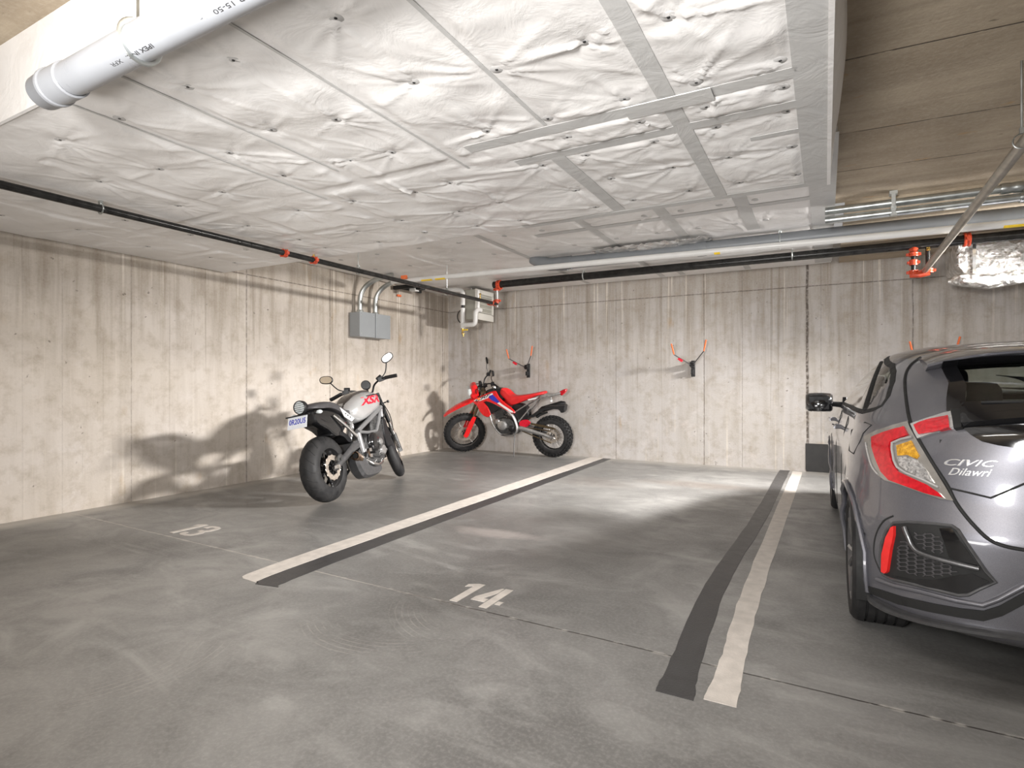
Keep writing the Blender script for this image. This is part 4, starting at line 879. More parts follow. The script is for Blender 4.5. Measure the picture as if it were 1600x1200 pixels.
mb = MB().lathe([(.07, -.062), (.098, -.062), (.098, -.056), (.07, -.056)], RW, 'X', 44, closed=True)
for k in range(38): a = 2*pi*k/38; mb.box((-.059, RW[1]+.101*cos(a), RW[2]+.101*sin(a)), (.005, .008, .008), Matrix.Rotation(a, 4, 'X'))
for k in range(6): a = 2*pi*k/6; mb.box((-.059, RW[1]+.057*cos(a), RW[2]+.057*sin(a)), (.005, .014, .045), Matrix.Rotation(a-pi/2, 4, 'X'))
mb.build('sprocket', 'disc', w)
MB().lathe([(.07, .06), (.11, .06), (.11, .065), (.07, .065)], RW, 'X', 36, closed=True).build('brake_disc', 'disc', w)
mb = MB()
for s in (-1, 1):
    R = []
    for y, z, h in ((-.05, .335, .03), (0, .345, .055), (.12, .385, .06), (.30, .43, .075), (.50, .475, .08), (.56, .48, .06)):
        R.append([(.105*s+.017*cos(a), y, z+h*.5*sin(a)) for a in [2*pi*i/12 for i in range(12)]])
    mb.rings(R)
mb.box((0, .50, .48), (.2, .08, .06)); mb.build('swingarm', 'alu', t)
MB().slab([(.33, .575), (.33, .545), (.10, .50), (-.09, .475), (-.11, .49), (-.05, .51), (.10, .545)], -.118, -.100, .004).build('chain_guard', 'gold', t)
mb = MB(); mb.tube([(-.085, 0, .445), (-.09, .50, .50)], .008, 6, flat=1.2); mb.tube([(-.085, 0, .247), (-.09, .50, .43)], .008, 6, flat=1.2); mb.build('drive_chain', 'gold', t)
mb = MB(); mb.lathe([(0, -.125), (.018, -.125), (.018, .125), (0, .125)], RW, 'X', 8); mb.box((-.12, -.02, .345), (.012, .07, .03)); mb.build('axle', 'chrome', t)
# frame
fr = MB()
for s in (-1, 1):
    x = .115*s
    fr.tube(crom([(.04*s, 1.20, 1.0), (x*.8, 1.05, .93), (x, .90, .86), (x, .74, .78), (x, .64, .68), (x, .585, .55), (x, .58, .44), (x, .64, .37)], 4), [.024+.006*sin(i/9) for i in range(29)], 10, flat=.7)
    fr.tube(crom([(.05*s, 1.14, .92), (.09*s, 1.08, .68), (.10*s, 1.02, .52), (.10*s, .93, .40), (.10*s, .82, .345), (.11*s, .64, .36)], 4), .015, 10)
fr.build('frame', 'alu', t)
mb = MB()
for s in (-1, 1): mb.tube([(.09*s, .62, .74), (.09*s, .30, .93), (.07*s, .02, 1.0)], .011, 8); mb.tube([(.09*s, .56, .58), (.09*s, .30, .86), (.08*s, .22, .95)], .011, 8)
mb.build('subframe', 'alu', t, split=True)
en = MB().pillow(sm([(.62, .40), (.62, .56), (.70, .64), (.90, .64), (.99, .56), (.98, .44), (.88, .37), (.72, .365)], 3), .12, 7, 4, .6).build('engine_block', 'aludark', t)
mb = MB(); mb.slab([(.80, .60), (.86, .80), (1.02, .78), (.97, .58)], -.075, .075, .01)
for k in range(7): mb.slab([(.785+.008*k, .60+.026*k), (.787+.008*k, .606+.026*k), (1.0+.006*k, .596+.026*k), (.998+.006*k, .59+.026*k)], -.095, .095, .002)
mb.build('cylinder', 'aludark', en)
MB().lathe([(0, -.155), (.045, -.155), (.078, -.145), (.086, -.12), (.086, -.08)], (0, .84, .52), 'X', 30).build('generator_cover', 'alu', en)
MB().lathe([(0, -.14), (.03, -.14), (.045, -.125), (.045, -.08)], (0, .93, .58), 'X', 24).build('pump_cover', 'alu', en)
MB().lathe([(0, -.135), (.03, -.135), (.055, -.12), (.055, -.08)], (0, .68, .47), 'X', 24).build('sprocket_cover', 'black', en)
mb = MB()
for k in range(12): y, z = .70+random.uniform(0, .28), .42+random.uniform(0, .30); mb.cyl((-.10, y, z), (-.135, y, z), .008, n=8)
mb.build('bolts', 'chrome', en)
MB().tube(crom([(.06, .95, .72), (.12, 1.06, .60), (.13, 1.0, .42), (.14, .75, .36), (.15, .52, .56), (.14, .30, .72), (.15, .20, .78)], 5), .02, 12).build('exhaust_header', 'bluemetal', t)
MB().tube([(.15, .28, .73), (.16, .22, .76), (.16, -.12, .86), (.16, -.18, .87)], [.03, .05, .05, .03], 18).build('muffler', 'black', t)
MB().tube([(-.10, .63, .40), (-.16, .62, .26), (-.235, .605, .00)], [.010, .008, .007], 10).build('side_stand', 'aludark', t)
MB().box((-.24, .61, -.018), (.05, .07, .010)).build('stand_foot', 'black', t)
mb = MB(); mb.box((-.20, .62, .42), (.13, .05, .022)); mb.cyl((-.10, .62, .42), (-.16, .62, .42), .012, n=8); mb.tube([(-.13, .66, .38), (-.15, .80, .36), (-.18, .84, .365)], .007, 8); mb.build('footpeg', 'black', t)
MB().slab(sm([(.50, .60), (.42, .62), (.38, .72), (.46, .86), (.66, .86), (.66, .70), (.58, .62)], 3), -.07, .07, .01).build('airbox', 'black', t)
mb = MB(); mb.cyl((0, .46, .56), (.0, .50, .78), .028, n=16)
for k in range(7): mb.lathe([(.030, -.004), (.042, 0), (.030, .004)], (0, .46+.006*k, .57+.03*k), 'Z', 18)
mb.build('shock_absorber', 'redbike', t)
MB().slab(sm([(.52, .60), (.54, .52), (.42, .50), (.34, .57), (.40, .62)], 3), -.10, -.085, .004).build('pivot_guard', 'reddecal', t)
# bodywork
st = sm([(.86, 1.135), (.82, 1.10), (.74, 1.035), (.62, 1.01), (.42, 1.03), (.20, 1.07), (.10, 1.085), (.085, 1.05), (.20, 1.02), (.42, .935), (.64, .86), (.72, .88), (.80, .96), (.89, 1.06)], 4)
MB().pillow(st, .12, 9, 3, .72, cen=(.55, .98)).build('seat', 'redseat', t, sharp=60)
tk = sm([(.84, 1.12), (.93, 1.14), (1.06, 1.13), (1.16, 1.08), (1.14, .98), (1.0, .93), (.84, .93), (.80, 1.0)], 4)
MB().pillow(tk, .10, 9, 3, .7).build('fuel_tank', 'black', t)
MB().lathe([(0, .03), (.035, .028), (.04, 0)], (0, 1.02, 1.13), 'Z', 20).build('filler_cap', 'chrome', t)
for s in (-1, 1):
    sh = [(1.38, .925), (1.30, .975), (1.16, 1.03), (1.02, 1.085), (.93, 1.10), (.90, 1.06), (.86, .99), (.76, .90), (.66, .83), (.59, .76), (.60, .73), (.70, .76), (.86, .845), (.98, .90), (1.10, .93), (1.17, .91), (1.10, .82), (1.05, .70), (1.09, .655), (1.17, .68), (1.24, .75), (1.29, .85)]
    mb = MB(); mb.slab(sm(sh, 2), .125*s, .155*s, .008); pnl = mb.build('radiator_shroud', 'redbike', t)
    x0, x1 = .156*s, .1575*s
    MB().slab([(1.345, .925), (1.30, .955), (1.14, 1.015), (.985, 1.065), (.97, 1.045), (1.06, 1.01), (1.06, .985), (1.22, .93)], x0, x1, .0005).build('white_graphic', 'white', pnl)
    MB().slab([(1.06, 1.0), (.985, 1.045), (.93, 1.00), (.87, .935), (.83, .895), (.90, .90), (1.0, .945)], x0, x1*.999, .0005).build('blue_graphic', 'blue', pnl)
    MB().slab([(.86, .915), (.78, .86), (.62, .765), (.605, .745), (.66, .745), (.80, .83), (.90, .895)], x0, x1*1.002, .0005).build('white_side_graphic', 'white', pnl)
    vs, fs = text_mesh('CRF', 1.0, .3, .95, .015); mid = (max(v[0] for v in vs)+min(v[0] for v in vs))/2; ww = max(v[0] for v in vs)-min(v[0] for v in vs)
    g = 1 if s < 0 else -1
    pt = lambda v, x: (x, 1.155-g*(v[0]-mid)*.30/ww, .988+v[1]*.062+g*(v[0]-mid)*.115/ww)
    v, f = thick([pt(q, .1600*s) for q in vs], [pt(q, .1572*s) for q in vs], fs); MB().add(v, f).build('shroud_lettering', 'black', pnl)
    MB().slab([(1.18, .90), (1.12, .925), (1.0, .90), (.88, .845), (.80, .80), (.90, .79), (1.04, .70), (1.08, .74)], .105*s, .125*s, .004).build('radiator_guard', 'black', t)
    MB().slab([(.19, 1.0), (.36, .965), (.355, .945), (.22, .97)], .121*s, .1225*s, .0005).build('seat_graphic', 'white', t)
# front end
ax = Vector((0, -sin(radians(27)), cos(radians(27)))); hp = Vector((0, 1.22, 1.0))
S = Matrix.Translation(hp) @ Matrix.Rotation(radians(38), 4, ax) @ Matrix.Translation(-hp)
FW = (0, 1.625, .365)
fo = MB(S)
for s in (-1, 1): fo.cyl((.10*s, 1.22, 1.13), (.10*s, 1.46, .65), .024, n=16)
fo.box((0, 1.235, 1.12), (.24, .09, .03)); fo.box((0, 1.32, .94), (.24, .09, .035)); fo = fo.build('fork', 'gold', t)
mb = MB(S)
for s in (-1, 1): mb.cyl((.10*s, 1.455, .66), (.10*s, 1.60, .36), .029, n=14); mb.slab([(1.40, .68), (1.46, .70), (1.53, .60), (1.66, .36), (1.62, .32), (1.58, .34), (1.46, .56)], .125*s-.006, .125*s+.006, .003)
mb.build('fork_guard', 'redbike', fo)
fw = MB(S).lathe([(.262, -.028), (.278, -.03), (.275, -.018), (.266, 0), (.275, .018), (.278, .03), (.262, .028), (.258, 0)], FW, 'X', 56, closed=True).build('front_wheel', 'gunmetal', t)
mb = MB(S).lathe(tyre_prof(.352, .05, .082), FW, 'X', 64)
for k in range(36):
    a = 2*pi*k/36
    for x, da, rr, ww in ((0, 0, .357, .03), (.030, .087, .351, .020), (-.030, .087, .351, .020)):
        b = a+da; mb.box((x, FW[1]+rr*cos(b), FW[2]+rr*sin(b)), (ww, .028, .016), Matrix.Rotation(b-pi/2, 4, 'X'))
mb.build('tyre', 'tyre', fw)
mb = MB(S); lace(mb, FW, .035, .262, 36, .03); mb.build('spokes', 'chrome', fw)
MB(S).lathe([(0, -.05), (.04, -.05), (.03, -.02), (.03, .02), (.04, .05), (0, .05)], FW, 'X', 22).build('hub', 'aludark', fw)
mb = MB(S).lathe([(.085, -.065), (.128, -.065), (.128, -.060), (.085, -.060)], FW, 'X', 44, closed=True)
for k in range(5): a = 2*pi*k/5; mb.box((-.0625, FW[1]+.065*cos(a), FW[2]+.065*sin(a)), (.005, .012, .05), Matrix.Rotation(a-pi/2, 4, 'X'))
mb.build('brake_disc', 'disc', fw)
MB(S).slab([(1.50, .47), (1.54, .50), (1.60, .46), (1.57, .41), (1.52, .42)], -.09, -.05, .006).build('front_caliper', 'redbike', t)
# high front mudguard
prof = crom([(1.34, 1.00, 0), (1.45, .985, 0), (1.60, .94, 0), (1.74, .885, 0), (1.86, .82, 0), (1.945, .755, 0)], 5)
vt = []; n = len(prof)
for i, p in enumerate(prof):
    hw = (.05+.045*sin(min(1, i/9)*pi/2))*(1-.72*max(0, (i-14)/(n-15))**1.6)
    dn = .045*min(1, i/5)*(1-.5*i/n)
    for q in (-1, -.8, -.4, 0, .4, .8, 1): vt.append((hw*q, p.x, p.y-dn*abs(q)**3))
fs = [(i*7+j, i*7+j+1, (i+1)*7+j+1, (i+1)*7+j) for i in range(n-1) for j in range(6)]
v, f = thick(vt, [(x*.96, y, z-.006) for x, y, z in vt], fs); MB(S).add(v, f).build('front_mudguard', 'redbike', t, sharp=60)
hl = MB(S).slab(sm([(1.34, 1.24), (1.42, 1.23), (1.44, 1.16), (1.46, 1.06), (1.42, 1.0), (1.33, .99), (1.31, 1.12)], 3), -.105, .105, .03).build('headlamp_cowl', 'redbike', t)
MB(S).slab([(-.085, 1.19), (.085, 1.19), (.10, 1.13), (.065, 1.05), (-.065, 1.05), (-.10, 1.13)], 1.42, 1.50, .02, ax='Y').build('headlamp_lens', 'headlens', hl)
bar = MB(S).tube(crom([(-.40, 1.02, 1.28), (-.26, 1.06, 1.29), (-.13, 1.16, 1.26), (-.06, 1.20, 1.17), (.06, 1.20, 1.17), (.13, 1.16, 1.26), (.26, 1.06, 1.29), (.40, 1.02, 1.28)], 5), .012, 10).build('handlebar', 'black', t)
for s in (-1, 1):
    MB(S).cyl((.28*s, 1.055, 1.288), (.41*s, 1.015, 1.28), .018, n=12).build('grip', 'blackmat', bar)
    mb = MB(S); mb.box((.23*s, 1.08, 1.29), (.06, .05, .05)); mb.tube([(.2*s, 1.11, 1.28), (.30*s, 1.11, 1.27), (.40*s, 1.08, 1.25)], .007, 6); mb.build('lever_and_switch', 'black', bar)
    mr = MB(S).tube([(.23*s, 1.08, 1.31), (.25*s, 1.10, 1.40), (.30*s, 1.08, 1.47)], .006, 8).build('mirror_stem', 'black', bar)
    T2 = Matrix.Translation((.33*s, 1.07, 1.51)) @ Matrix.Rotation(radians(-12*s), 4, 'Y')
    MB(S @ T2).slab(sm([(-.06, -.035), (-.06, .035), (.0, .05), (.06, .03), (.055, -.03), (0, -.045)], 3), -.012, .018, .012, ax='Y').build('mirror_shell', 'black', mr)
mb = MB(S); mb.box((0, 1.26, 1.22), (.13, .05, .08)); mb.box((0, 1.18, 1.19), (.08, .06, .05)); mb.build('instrument_panel', 'black', t, bevel=.008)
mb = MB(S)
for k in range(7): x = random.uniform(-.1, .1); mb.tube(crom([(x, 1.22, 1.2), (x+random.uniform(-.08, .05), 1.36, 1.12+random.uniform(-.04, .06)), (x*.7, 1.30, .96), (x*.5, 1.16, .95)], 4), .006, 6)
mb.build('cables', 'blackmat', t)
for s in (-1, 1):
    mb = MB(S); mb.tube([(.10*s, 1.33, 1.05), (.20*s, 1.34, 1.05)], .008, 6); mb.build('indicator_stem', 'black', t)
    MB(S).lathe([(0, -.03), (.02, -.02), (.022, .01), (0, .03)], (.22*s, 1.34, 1.05), 'Y', 12).build('front_indicator', 'orange', t)
# tail
MB().pillow(sm([(.14, 1.05), (-.04, 1.05), (-.17, 1.075), (-.20, 1.06), (-.10, 1.02), (.10, .97), (.22, .97)], 3), .06, 7, 3, .7).build('tail_fairing', 'alu', t)
MB().slab(sm([(-.17, 1.09), (-.25, 1.125), (-.275, 1.10), (-.235, 1.045), (-.19, 1.02), (-.165, 1.05)], 3), -.05, .05, .012).build('tail_lamp', 'lensred', t)
MB().tube([(-.06, -.02, .99), (-.14, -.05, .965), (-.18, -.07, .95)], [.008, .01, .018], 10).build('rear_indicator', 'headlens', t)
MB().slab(sm([(.46, .66), (.32, .70), (.18, .80), (.04, .845), (-.10, .85), (-.245, .87), (-.25, .83), (-.235, .76), (-.19, .745), (-.15, .80), (.04, .80), (.18, .75), (.30, .655)], 2), -.07, .07, .012).build('plate_bracket', 'black', t)
MB().tube([(0, .26, .66), (0, .20, .70), (0, .08, .735)], [.05, .05, .03], 12, flat=.5).build('rear_inner_guard', 'blackmat', t)
# ------------------------------------------------------------------ grey hatchback
CARO = Vector((1.0, 3.66, 0)); CARA = radians(1.2)
car = empty('hatchback_car', CARO, (0, 0, CARA), 'dark grey metallic five-door hatchback parked at the right, seen from its rear left corner', 'car')
CM = Matrix.Translation(CARO) @ Matrix.Rotation(CARA, 4, 'Z'); CI = CM.inverted()
# z, half width, rear y, rear corner length, exponent, front y, front corner length
LV = [(.18, .80, -.80, .76, 3.0, 3.40, .8), (.205, .86, -.865, .84, 3.2, 3.48, .9), (.24, .885, -.905, .88, 3.3, 3.54, .95), (.34, .893, -.915, .90, 3.3, 3.56, 1.0), (.50, .897, -.925, .92, 3.2, 3.57, 1.0),
      (.60, .90, -.93, .92, 3.1, 3.56, 1.0), (.66, .90, -.915, .92, 3.0, 3.55, 1.0), (.74, .90, -.895, .92, 2.9, 3.50, 1.1), (.82, .897, -.885, .92, 2.8, 3.40, 1.2), (.90, .885, -.885, .92, 2.7, 3.05, 1.2),
      (.96, .865, -.885, .92, 2.6, 2.70, 1.1), (1.02, .86, -.885, .95, 2.5, 2.30, .8), (1.055, .84, -.86, .98, 2.4, 2.08, .6), (1.09, .82, -.80, .98, 2.5, 1.95, .5), (1.14, .797, -.71, .95, 2.6, 1.82, .5), (1.20, .770, -.60, .92, 2.7, 1.66, .5),
      (1.26, .733, -.48, .90, 2.8, 1.48, .5), (1.31, .700, -.37, .90, 2.9, 1.30, .5), (1.35, .660, -.25, .9, 2.9, 1.12, .5), (1.38, .625, -.13, .9, 2.8, .98, .5), (1.40, .585, -.02, .8, 2.7, .90, .5), (1.415, .52, .10, .7, 2.5, .84, .45), (1.425, .45, .18, .6, 2.4, .78, .4), (1.433, .34, .28, .4, 2.2, .72, .3), (1.438, .20, .38, .25, 2.0, .66, .2)]
LV = np.array(LV); zs_f = np.linspace(.18, 1.438, 250)
tab = np.stack([np.interp(zs_f, LV[:, 0], LV[:, i]) for i in range(1, 7)], 1)
ker = np.exp(-.5*(np.arange(-6, 7)/2.6)**2); ker /= ker.sum()
pad = np.concatenate([2*tab[:1]-tab[6:0:-1], tab, 2*tab[-1:]-tab[-2:-8:-1]]); tab = np.stack([np.convolve(pad[:, i], ker, 'valid') for i in range(6)], 1)
def lvl(z): return [float(np.interp(z, zs_f, tab[:, i])) for i in range(6)]
NR, NS, NF = 44, 74, 26
def ring(z):
    w, yr, lr, n, yf, lf = lvl(z); P = []
    ya = yr+lr; yb = yf-lf
    if yb < ya+.05: yb = ya+.05
    for i in range(NR):
        a = pi/2*(i/NR); s, c = sin(a), cos(a); P.append((-w*abs(s)**(2/n), ya-lr*abs(c)**(2/n), z))
    for i in range(NS): P.append((-w, ya+(yb-ya)*i/NS, z))
    for i in range(NF+1):
        a = pi/2*(i/NF); s, c = sin(a), cos(a); P.append((-w*abs(c)**(2/2.4), yb+lf*abs(s)**(2/2.4), z))
    return P+[(-x, y, zz) for x, y, zz in P[-2:0:-1]]
zl = list(np.arange(.18, 1.36, .0165))+list(np.arange(1.36, 1.40, .008))+[1.405, 1.41, 1.415, 1.42, 1.425, 1.429, 1.433, 1.436, 1.438]
RG = [ring(z) for z in zl]; NP = len(RG[0])
V = [p for r in RG for p in r]
WC = [(-.20, .325), (2.70, .325)]; WR = .365
V2 = []
for x, y, z in V:      # swage below the shoulder, and clean wheel arch edges
    for cy, cz in WC:
        d = sqrt((y-cy)**2+(z-cz)**2)
        if abs(d-WR) < .020 and abs(x) > .6: k = WR/d; y = cy+(y-cy)*k; z = max(.18, cz+(z-cz)*k)
        if WR <= d < WR+.10 and abs(x) > .7: x += (.012 if x > 0 else -.012)*(1-(d-WR)/.10)
    V2.append((x, y, z))
V = V2
RGW = [(-.54, 1.095), (.54, 1.095), (.50, 1.20), (.50, 1.325), (-.50, 1.325), (-.50, 1.20)]            # rear window in (x,z)
SWD_R = [(1395, 571), (1397, 582), (1395, 598), (1388, 620), (1378, 634), (1366, 640), (1350, 644)]
def inside(p, poly):
    c = False; j = len(poly)-1
    for i in range(len(poly)):
        if (poly[i][1] > p[1]) != (poly[j][1] > p[1]) and p[0] < (poly[j][0]-poly[i][0])*(p[1]-poly[i][1])/(poly[j][1]-poly[i][1])+poly[i][0]: c = not c
        j = i
    return c
CAMP = Vector((0, 0, CAMH))
allf = [(k*NP+j, k*NP+(j+1) % NP, (k+1)*NP+(j+1) % NP, (k+1)*NP+j) for k in range(len(zl)-1) for j in range(NP)]+[tuple(range((len(zl)-1)*NP, len(zl)*NP))]
bvh = BVHTree.FromPolygons([CM @ Vector(q) for q in V], allf)
def onbody(u, v):
    a, b = (u-800)/FPX, -(v-600)/FPX
    d = Vector((a*cos(YAW)-sin(YAW), a*sin(YAW)+cos(YAW), b)).normalized()
    h, n, _, _ = bvh.ray_cast(CAMP, d)
    if h is None: h, n, _, _ = bvh.find_nearest(CAMP+d*3.2)
    if n.dot(d) > 0: n = -n
    return CI @ h, (CI.to_3x3() @ n).normalized()
SWD = [(2.0, 1.045), (1.92, 1.10), (1.65, 1.22), (1.30, 1.335), (1.0, 1.368), (.72, 1.372), (.52, 1.35)]+[(onbody(*q)[0].y, onbody(*q)[0].z) for q in SWD_R]
body, rg, swl, swr, ws = [], [], [], [], []
for k in range(len(zl)-1):
    for j in range(NP):
        f = (k*NP+j, k*NP+(j+1) % NP, (k+1)*NP+(j+1) % NP, (k+1)*NP+j)
        cx = sum(V[i][0] for i in f)/4; cy = sum(V[i][1] for i in f)/4; cz = sum(V[i][2] for i in f)/4
        if abs(cx) > .6 and any((cy-a)**2+(cz-b)**2 < WR*WR for a, b in WC): continue
        if cy < 0.15 and inside((cx, cz), RGW) and abs(cx) < .64: rg.append(f)
        elif cz > 1.0 and .0-.1 < cy < 2.05 and abs(cx) > .50 and inside((cy, cz), SWD): (swl if cx < 0 else swr).append(f)
        elif cz > 1.06 and cy > .85 and cz < 1.365 and abs(cx) < .66 and cy > 2.02-(cz-1.05)*2.9: ws.append(f)
        else: body.append(f)
def sub(fs):
    ids = sorted({i for f in fs for i in f}); m = {i: n for n, i in enumerate(ids)}; return [V[i] for i in ids], [tuple(m[i] for i in f) for f in fs]
capt = tuple(range((len(zl)-1)*NP, len(zl)*NP))
full = MB().add(V, body+rg+swl+swr+ws+[capt])
v, f = sub(body+[capt]); m_body = MB().add(v, f).build('body_shell', ['carpaint', 'interior'], car, sharp=50)
so_ = m_body.modifiers.new('s', 'SOLIDIFY'); so_.thickness = .022; so_.offset = -1; so_.material_offset = 1; so_.material_offset_rim = 1
for nm, fs in (('rear_window', rg), ('side_window', swl), ('side_window', swr), ('windscreen', ws)):
    v, f = sub(fs); MB().add(v, f).build(nm, 'carglass', car, sharp=60)
MB().box((0, 1.40, .215), (1.36, 3.5, .02)).build('underbody', 'blackmat', car)
def proj(p):
    q = CM @ Vector(p)-Vector((0, 0, CAMH)); d = -q.x*sin(YAW)+q.y*cos(YAW); r = q.x*cos(YAW)+q.y*sin(YAW)
    return (800+FPX*r/d, 600-FPX*q.z/d)
def surf_poly(polys, off, deep, step=6.0, mirror=True, clipc=True):
    """turn closed outlines (sighted on the car body) into shaped panels lying on the body surface"""
    VV, FF = [], []
    for poly in polys:
        P = []
        n = len(poly)
        for i in range(n):
            a, b = poly[i], poly[(i+1) % n]; k = max(1, int(math.hypot(b[0]-a[0], b[1]-a[1])/step))
            P += [(a[0]+(b[0]-a[0])*j/k, a[1]+(b[1]-a[1])*j/k) for j in range(k)]
        nb = len(P); x0, x1 = min(p[0] for p in P), max(p[0] for p in P); y0, y1 = min(p[1] for p in P), max(p[1] for p in P)
        G = []; x = x0+step/2
        while x < x1:
            y = y0+step/2
            while y < y1:
                if inside((x, y), P) and min((x-q[0])**2+(y-q[1])**2 for q in P) > (step*.45)**2: G.append((x, y))
                y += step
            x += step
        r = delaunay_2d_cdt([Vector(p) for p in P+G], [(i, (i+1) % nb) for i in range(nb)], [list(range(nb))], 1, 1e-4)
        pts, fs = r[0], r[2]
        hit = [onbody(p[0], p[1]) for p in pts]
        top = [h+nn*off for h, nn in hit]; bot = [h-nn*deep for h, nn in hit]
        v, f = thick(top, bot, [tuple(q) for q in fs]); b = len(VV); VV += v; FF += [tuple(b+i for i in q) for q in f]
    return VV, FF
MIR = {}
def two(name, v, f, mat, parent, mirror, sharp, join):
    mv = [(-q[0], q[1], q[2]) for q in v]
    if mirror and join: return MB().add(v, f).add(mv, f).build(name, mat, parent, sharp=sharp)
    o = MB().add(v, f).build(name, mat, parent, sharp=sharp)
    if mirror: MIR[o.name] = MB().add(mv, f).build(name, mat, MIR.get(parent.name, parent), sharp=sharp)
    return o
def panel(name, polys, mat, off=.004, deep=.003, parent=None, mirror=True, step=6.0, sharp=45):
    if isinstance(polys[0][0], (int, float)): polys = [polys]
    v, f = surf_poly(polys, off, deep, step); return two(name, v, f, mat, parent or car, mirror, sharp, max(q[0] for w_ in polys for q in w_) > 1650)
def bead(name, line, r, mat, off=0.0, parent=None, closed=False, smooth=True, mirror=True, flat=1.0, n=8):
    L = [(p.x, p.y) for p in crom([(a, b, 0) for a, b in line], 6, closed)] if smooth else line
    P = [h+nn*off for h, nn in (onbody(*q) for q in L)]
    if isinstance(r, list) and len(r) != len(P): r = r[0]
    mb = MB().tube(P, r, n, closed=closed, flat=flat)
    return two(name, mb.v, mb.f, mat, parent or car, mirror, 38, False)
ctr = lambda y, z: proj((0, y, z))
def rear_y(z): return lvl(z)[1]
cz_ = lambda z: ctr(rear_y(z), z)
# rear window surround, hatch pillar, spoiler
gl = [proj((x, rear_y(z), z)) for x, z in ((0, 0), )] if False else None
def on_rear(x, z):      # body point seen from behind
    h, n, _, _ = bvh.ray_cast(CM @ Vector((x, -3, z)), CM.to_3x3() @ Vector((0, 1, 0)))
    if h is None: h, n, _, _ = bvh.find_nearest(CM @ Vector((x, -.4, z)))
    return (CI @ h, (CI.to_3x3() @ n).normalized())
def on_side(y, z):
    h, n, _, _ = bvh.ray_cast(CM @ Vector((-3, y, z)), CM.to_3x3() @ Vector((1, 0, 0)))
    if h is None: h, n, _, _ = bvh.find_nearest(CM @ Vector((-.8, y, z)))
    return (CI @ h, (CI.to_3x3() @ n).normalized())
def frit(name, poly, fn, width, mat='blackgloss', off=.003, both=False, parent=None):
    """band of given width following an outline on the body"""
    n = len(poly); cx = sum(p[0] for p in poly)/n; cy = sum(p[1] for p in poly)/n; P = []
    for i in range(n):
        a, b = poly[i], poly[(i+1) % n]; k = max(1, int(math.hypot(b[0]-a[0], b[1]-a[1])/.03)); P += [(a[0]+(b[0]-a[0])*j/k, a[1]+(b[1]-a[1])*j/k) for j in range(k)]
    mb = MB()
    for s in ((1, -1) if both else (1,)):
        ins, outs = [], []
        for i, p in enumerate(P):
            q = P[i-1]; r = P[(i+1) % len(P)]; tx, ty = r[0]-q[0], r[1]-q[1]; l = math.hypot(tx, ty) or 1; nx, ny = ty/l, -tx/l
            if (p[0]+nx*.01-cx)**2+(p[1]+ny*.01-cy)**2 < (p[0]-cx)**2+(p[1]-cy)**2: nx, ny = -nx, -ny
            ins.append((p[0]-nx*width*.7, p[1]-ny*width*.7)); outs.append((p[0]+nx*width*.5, p[1]+ny*width*.5))
        A = [fn(*q) for q in ins]; B = [fn(*q) for q in outs]; m = len(P)
        top = [h+nn*off for h, nn in A]+[h+nn*off for h, nn in B]; bot = [h-nn*.002 for h, nn in A]+[h-nn*.002 for h, nn in B]
        fs = [(i, (i+1) % m, m+(i+1) % m, m+i) for i in range(m)]
        top = [(s*p.x, p.y, p.z) for p in top]; bot = [(s*p.x, p.y, p.z) for p in bot]
        v, f = thick(top, bot, fs); mb.add(v, f)
    return mb.build(name, mat, parent or car)
frit('rear_window_surround', RGW, on_rear, .045, off=.006)
frit('side_window_seal', SWD, on_side, .018, 'blackmat', both=True)
bead('door_pillar_trim', [(1378, 566), (1367, 592), (1352, 640)], .014, 'blackmat', .0, flat=.6)
# roof spoiler
mb = MB(); R = []
for i in range(25):
    x = -.58+1.16*i/24; e = abs(x)/.58; zt = 1.350-.055*e**4; yb = -.50+.18*e**3; yf = -.02; zf = 1.404-.07*e**4
    R.append([(x, yb, zt-.014), (x, yb-.006, zt-.004), (x, yb+.02, zt+.004), (x, (yb+yf)/2, (zt+zf)/2+.008), (x, yf, zf-.003), (x, yf+.02, zf-.05), (x, (yb+yf)/2, (zt+zf)/2-.055), (x, yb+.06, zt-.035)])
mb.rings(R).build('roof_spoiler', 'carpaint', car, sharp=40)
mb = MB(); R = []
for i in range(21):
    x = -.53+1.06*i/20; e = abs(x)/.53; zt = 1.335-.03*e**2.2; yb = -.485+.10*e**2.2
    R.append([(x, yb, zt), (x, yb+.30, zt+.0), (x, yb+.30, zt-.06), (x, yb+.05, zt-.022-.02*(1-e))])
mb.rings(R).build('spoiler_underside', 'blackgloss', car)
# panels sighted from behind: outlines in picture-plane pixels of the 1600 px frame, laid on the body
U = lambda *p: list(p)
gapm = 'blackmat'
bead('hatch_gap', [(1438, 559), (1424, 570), (1416, 583), (1414, 600), (1417, 632), (1423, 660), (1437, 689), (1458, 724), (1480, 758), (1492, 782), (1505, 801), (1522, 821), (1543, 841), (1566, 852), (1600, 859), (1660, 866)], .0075, gapm, .0)
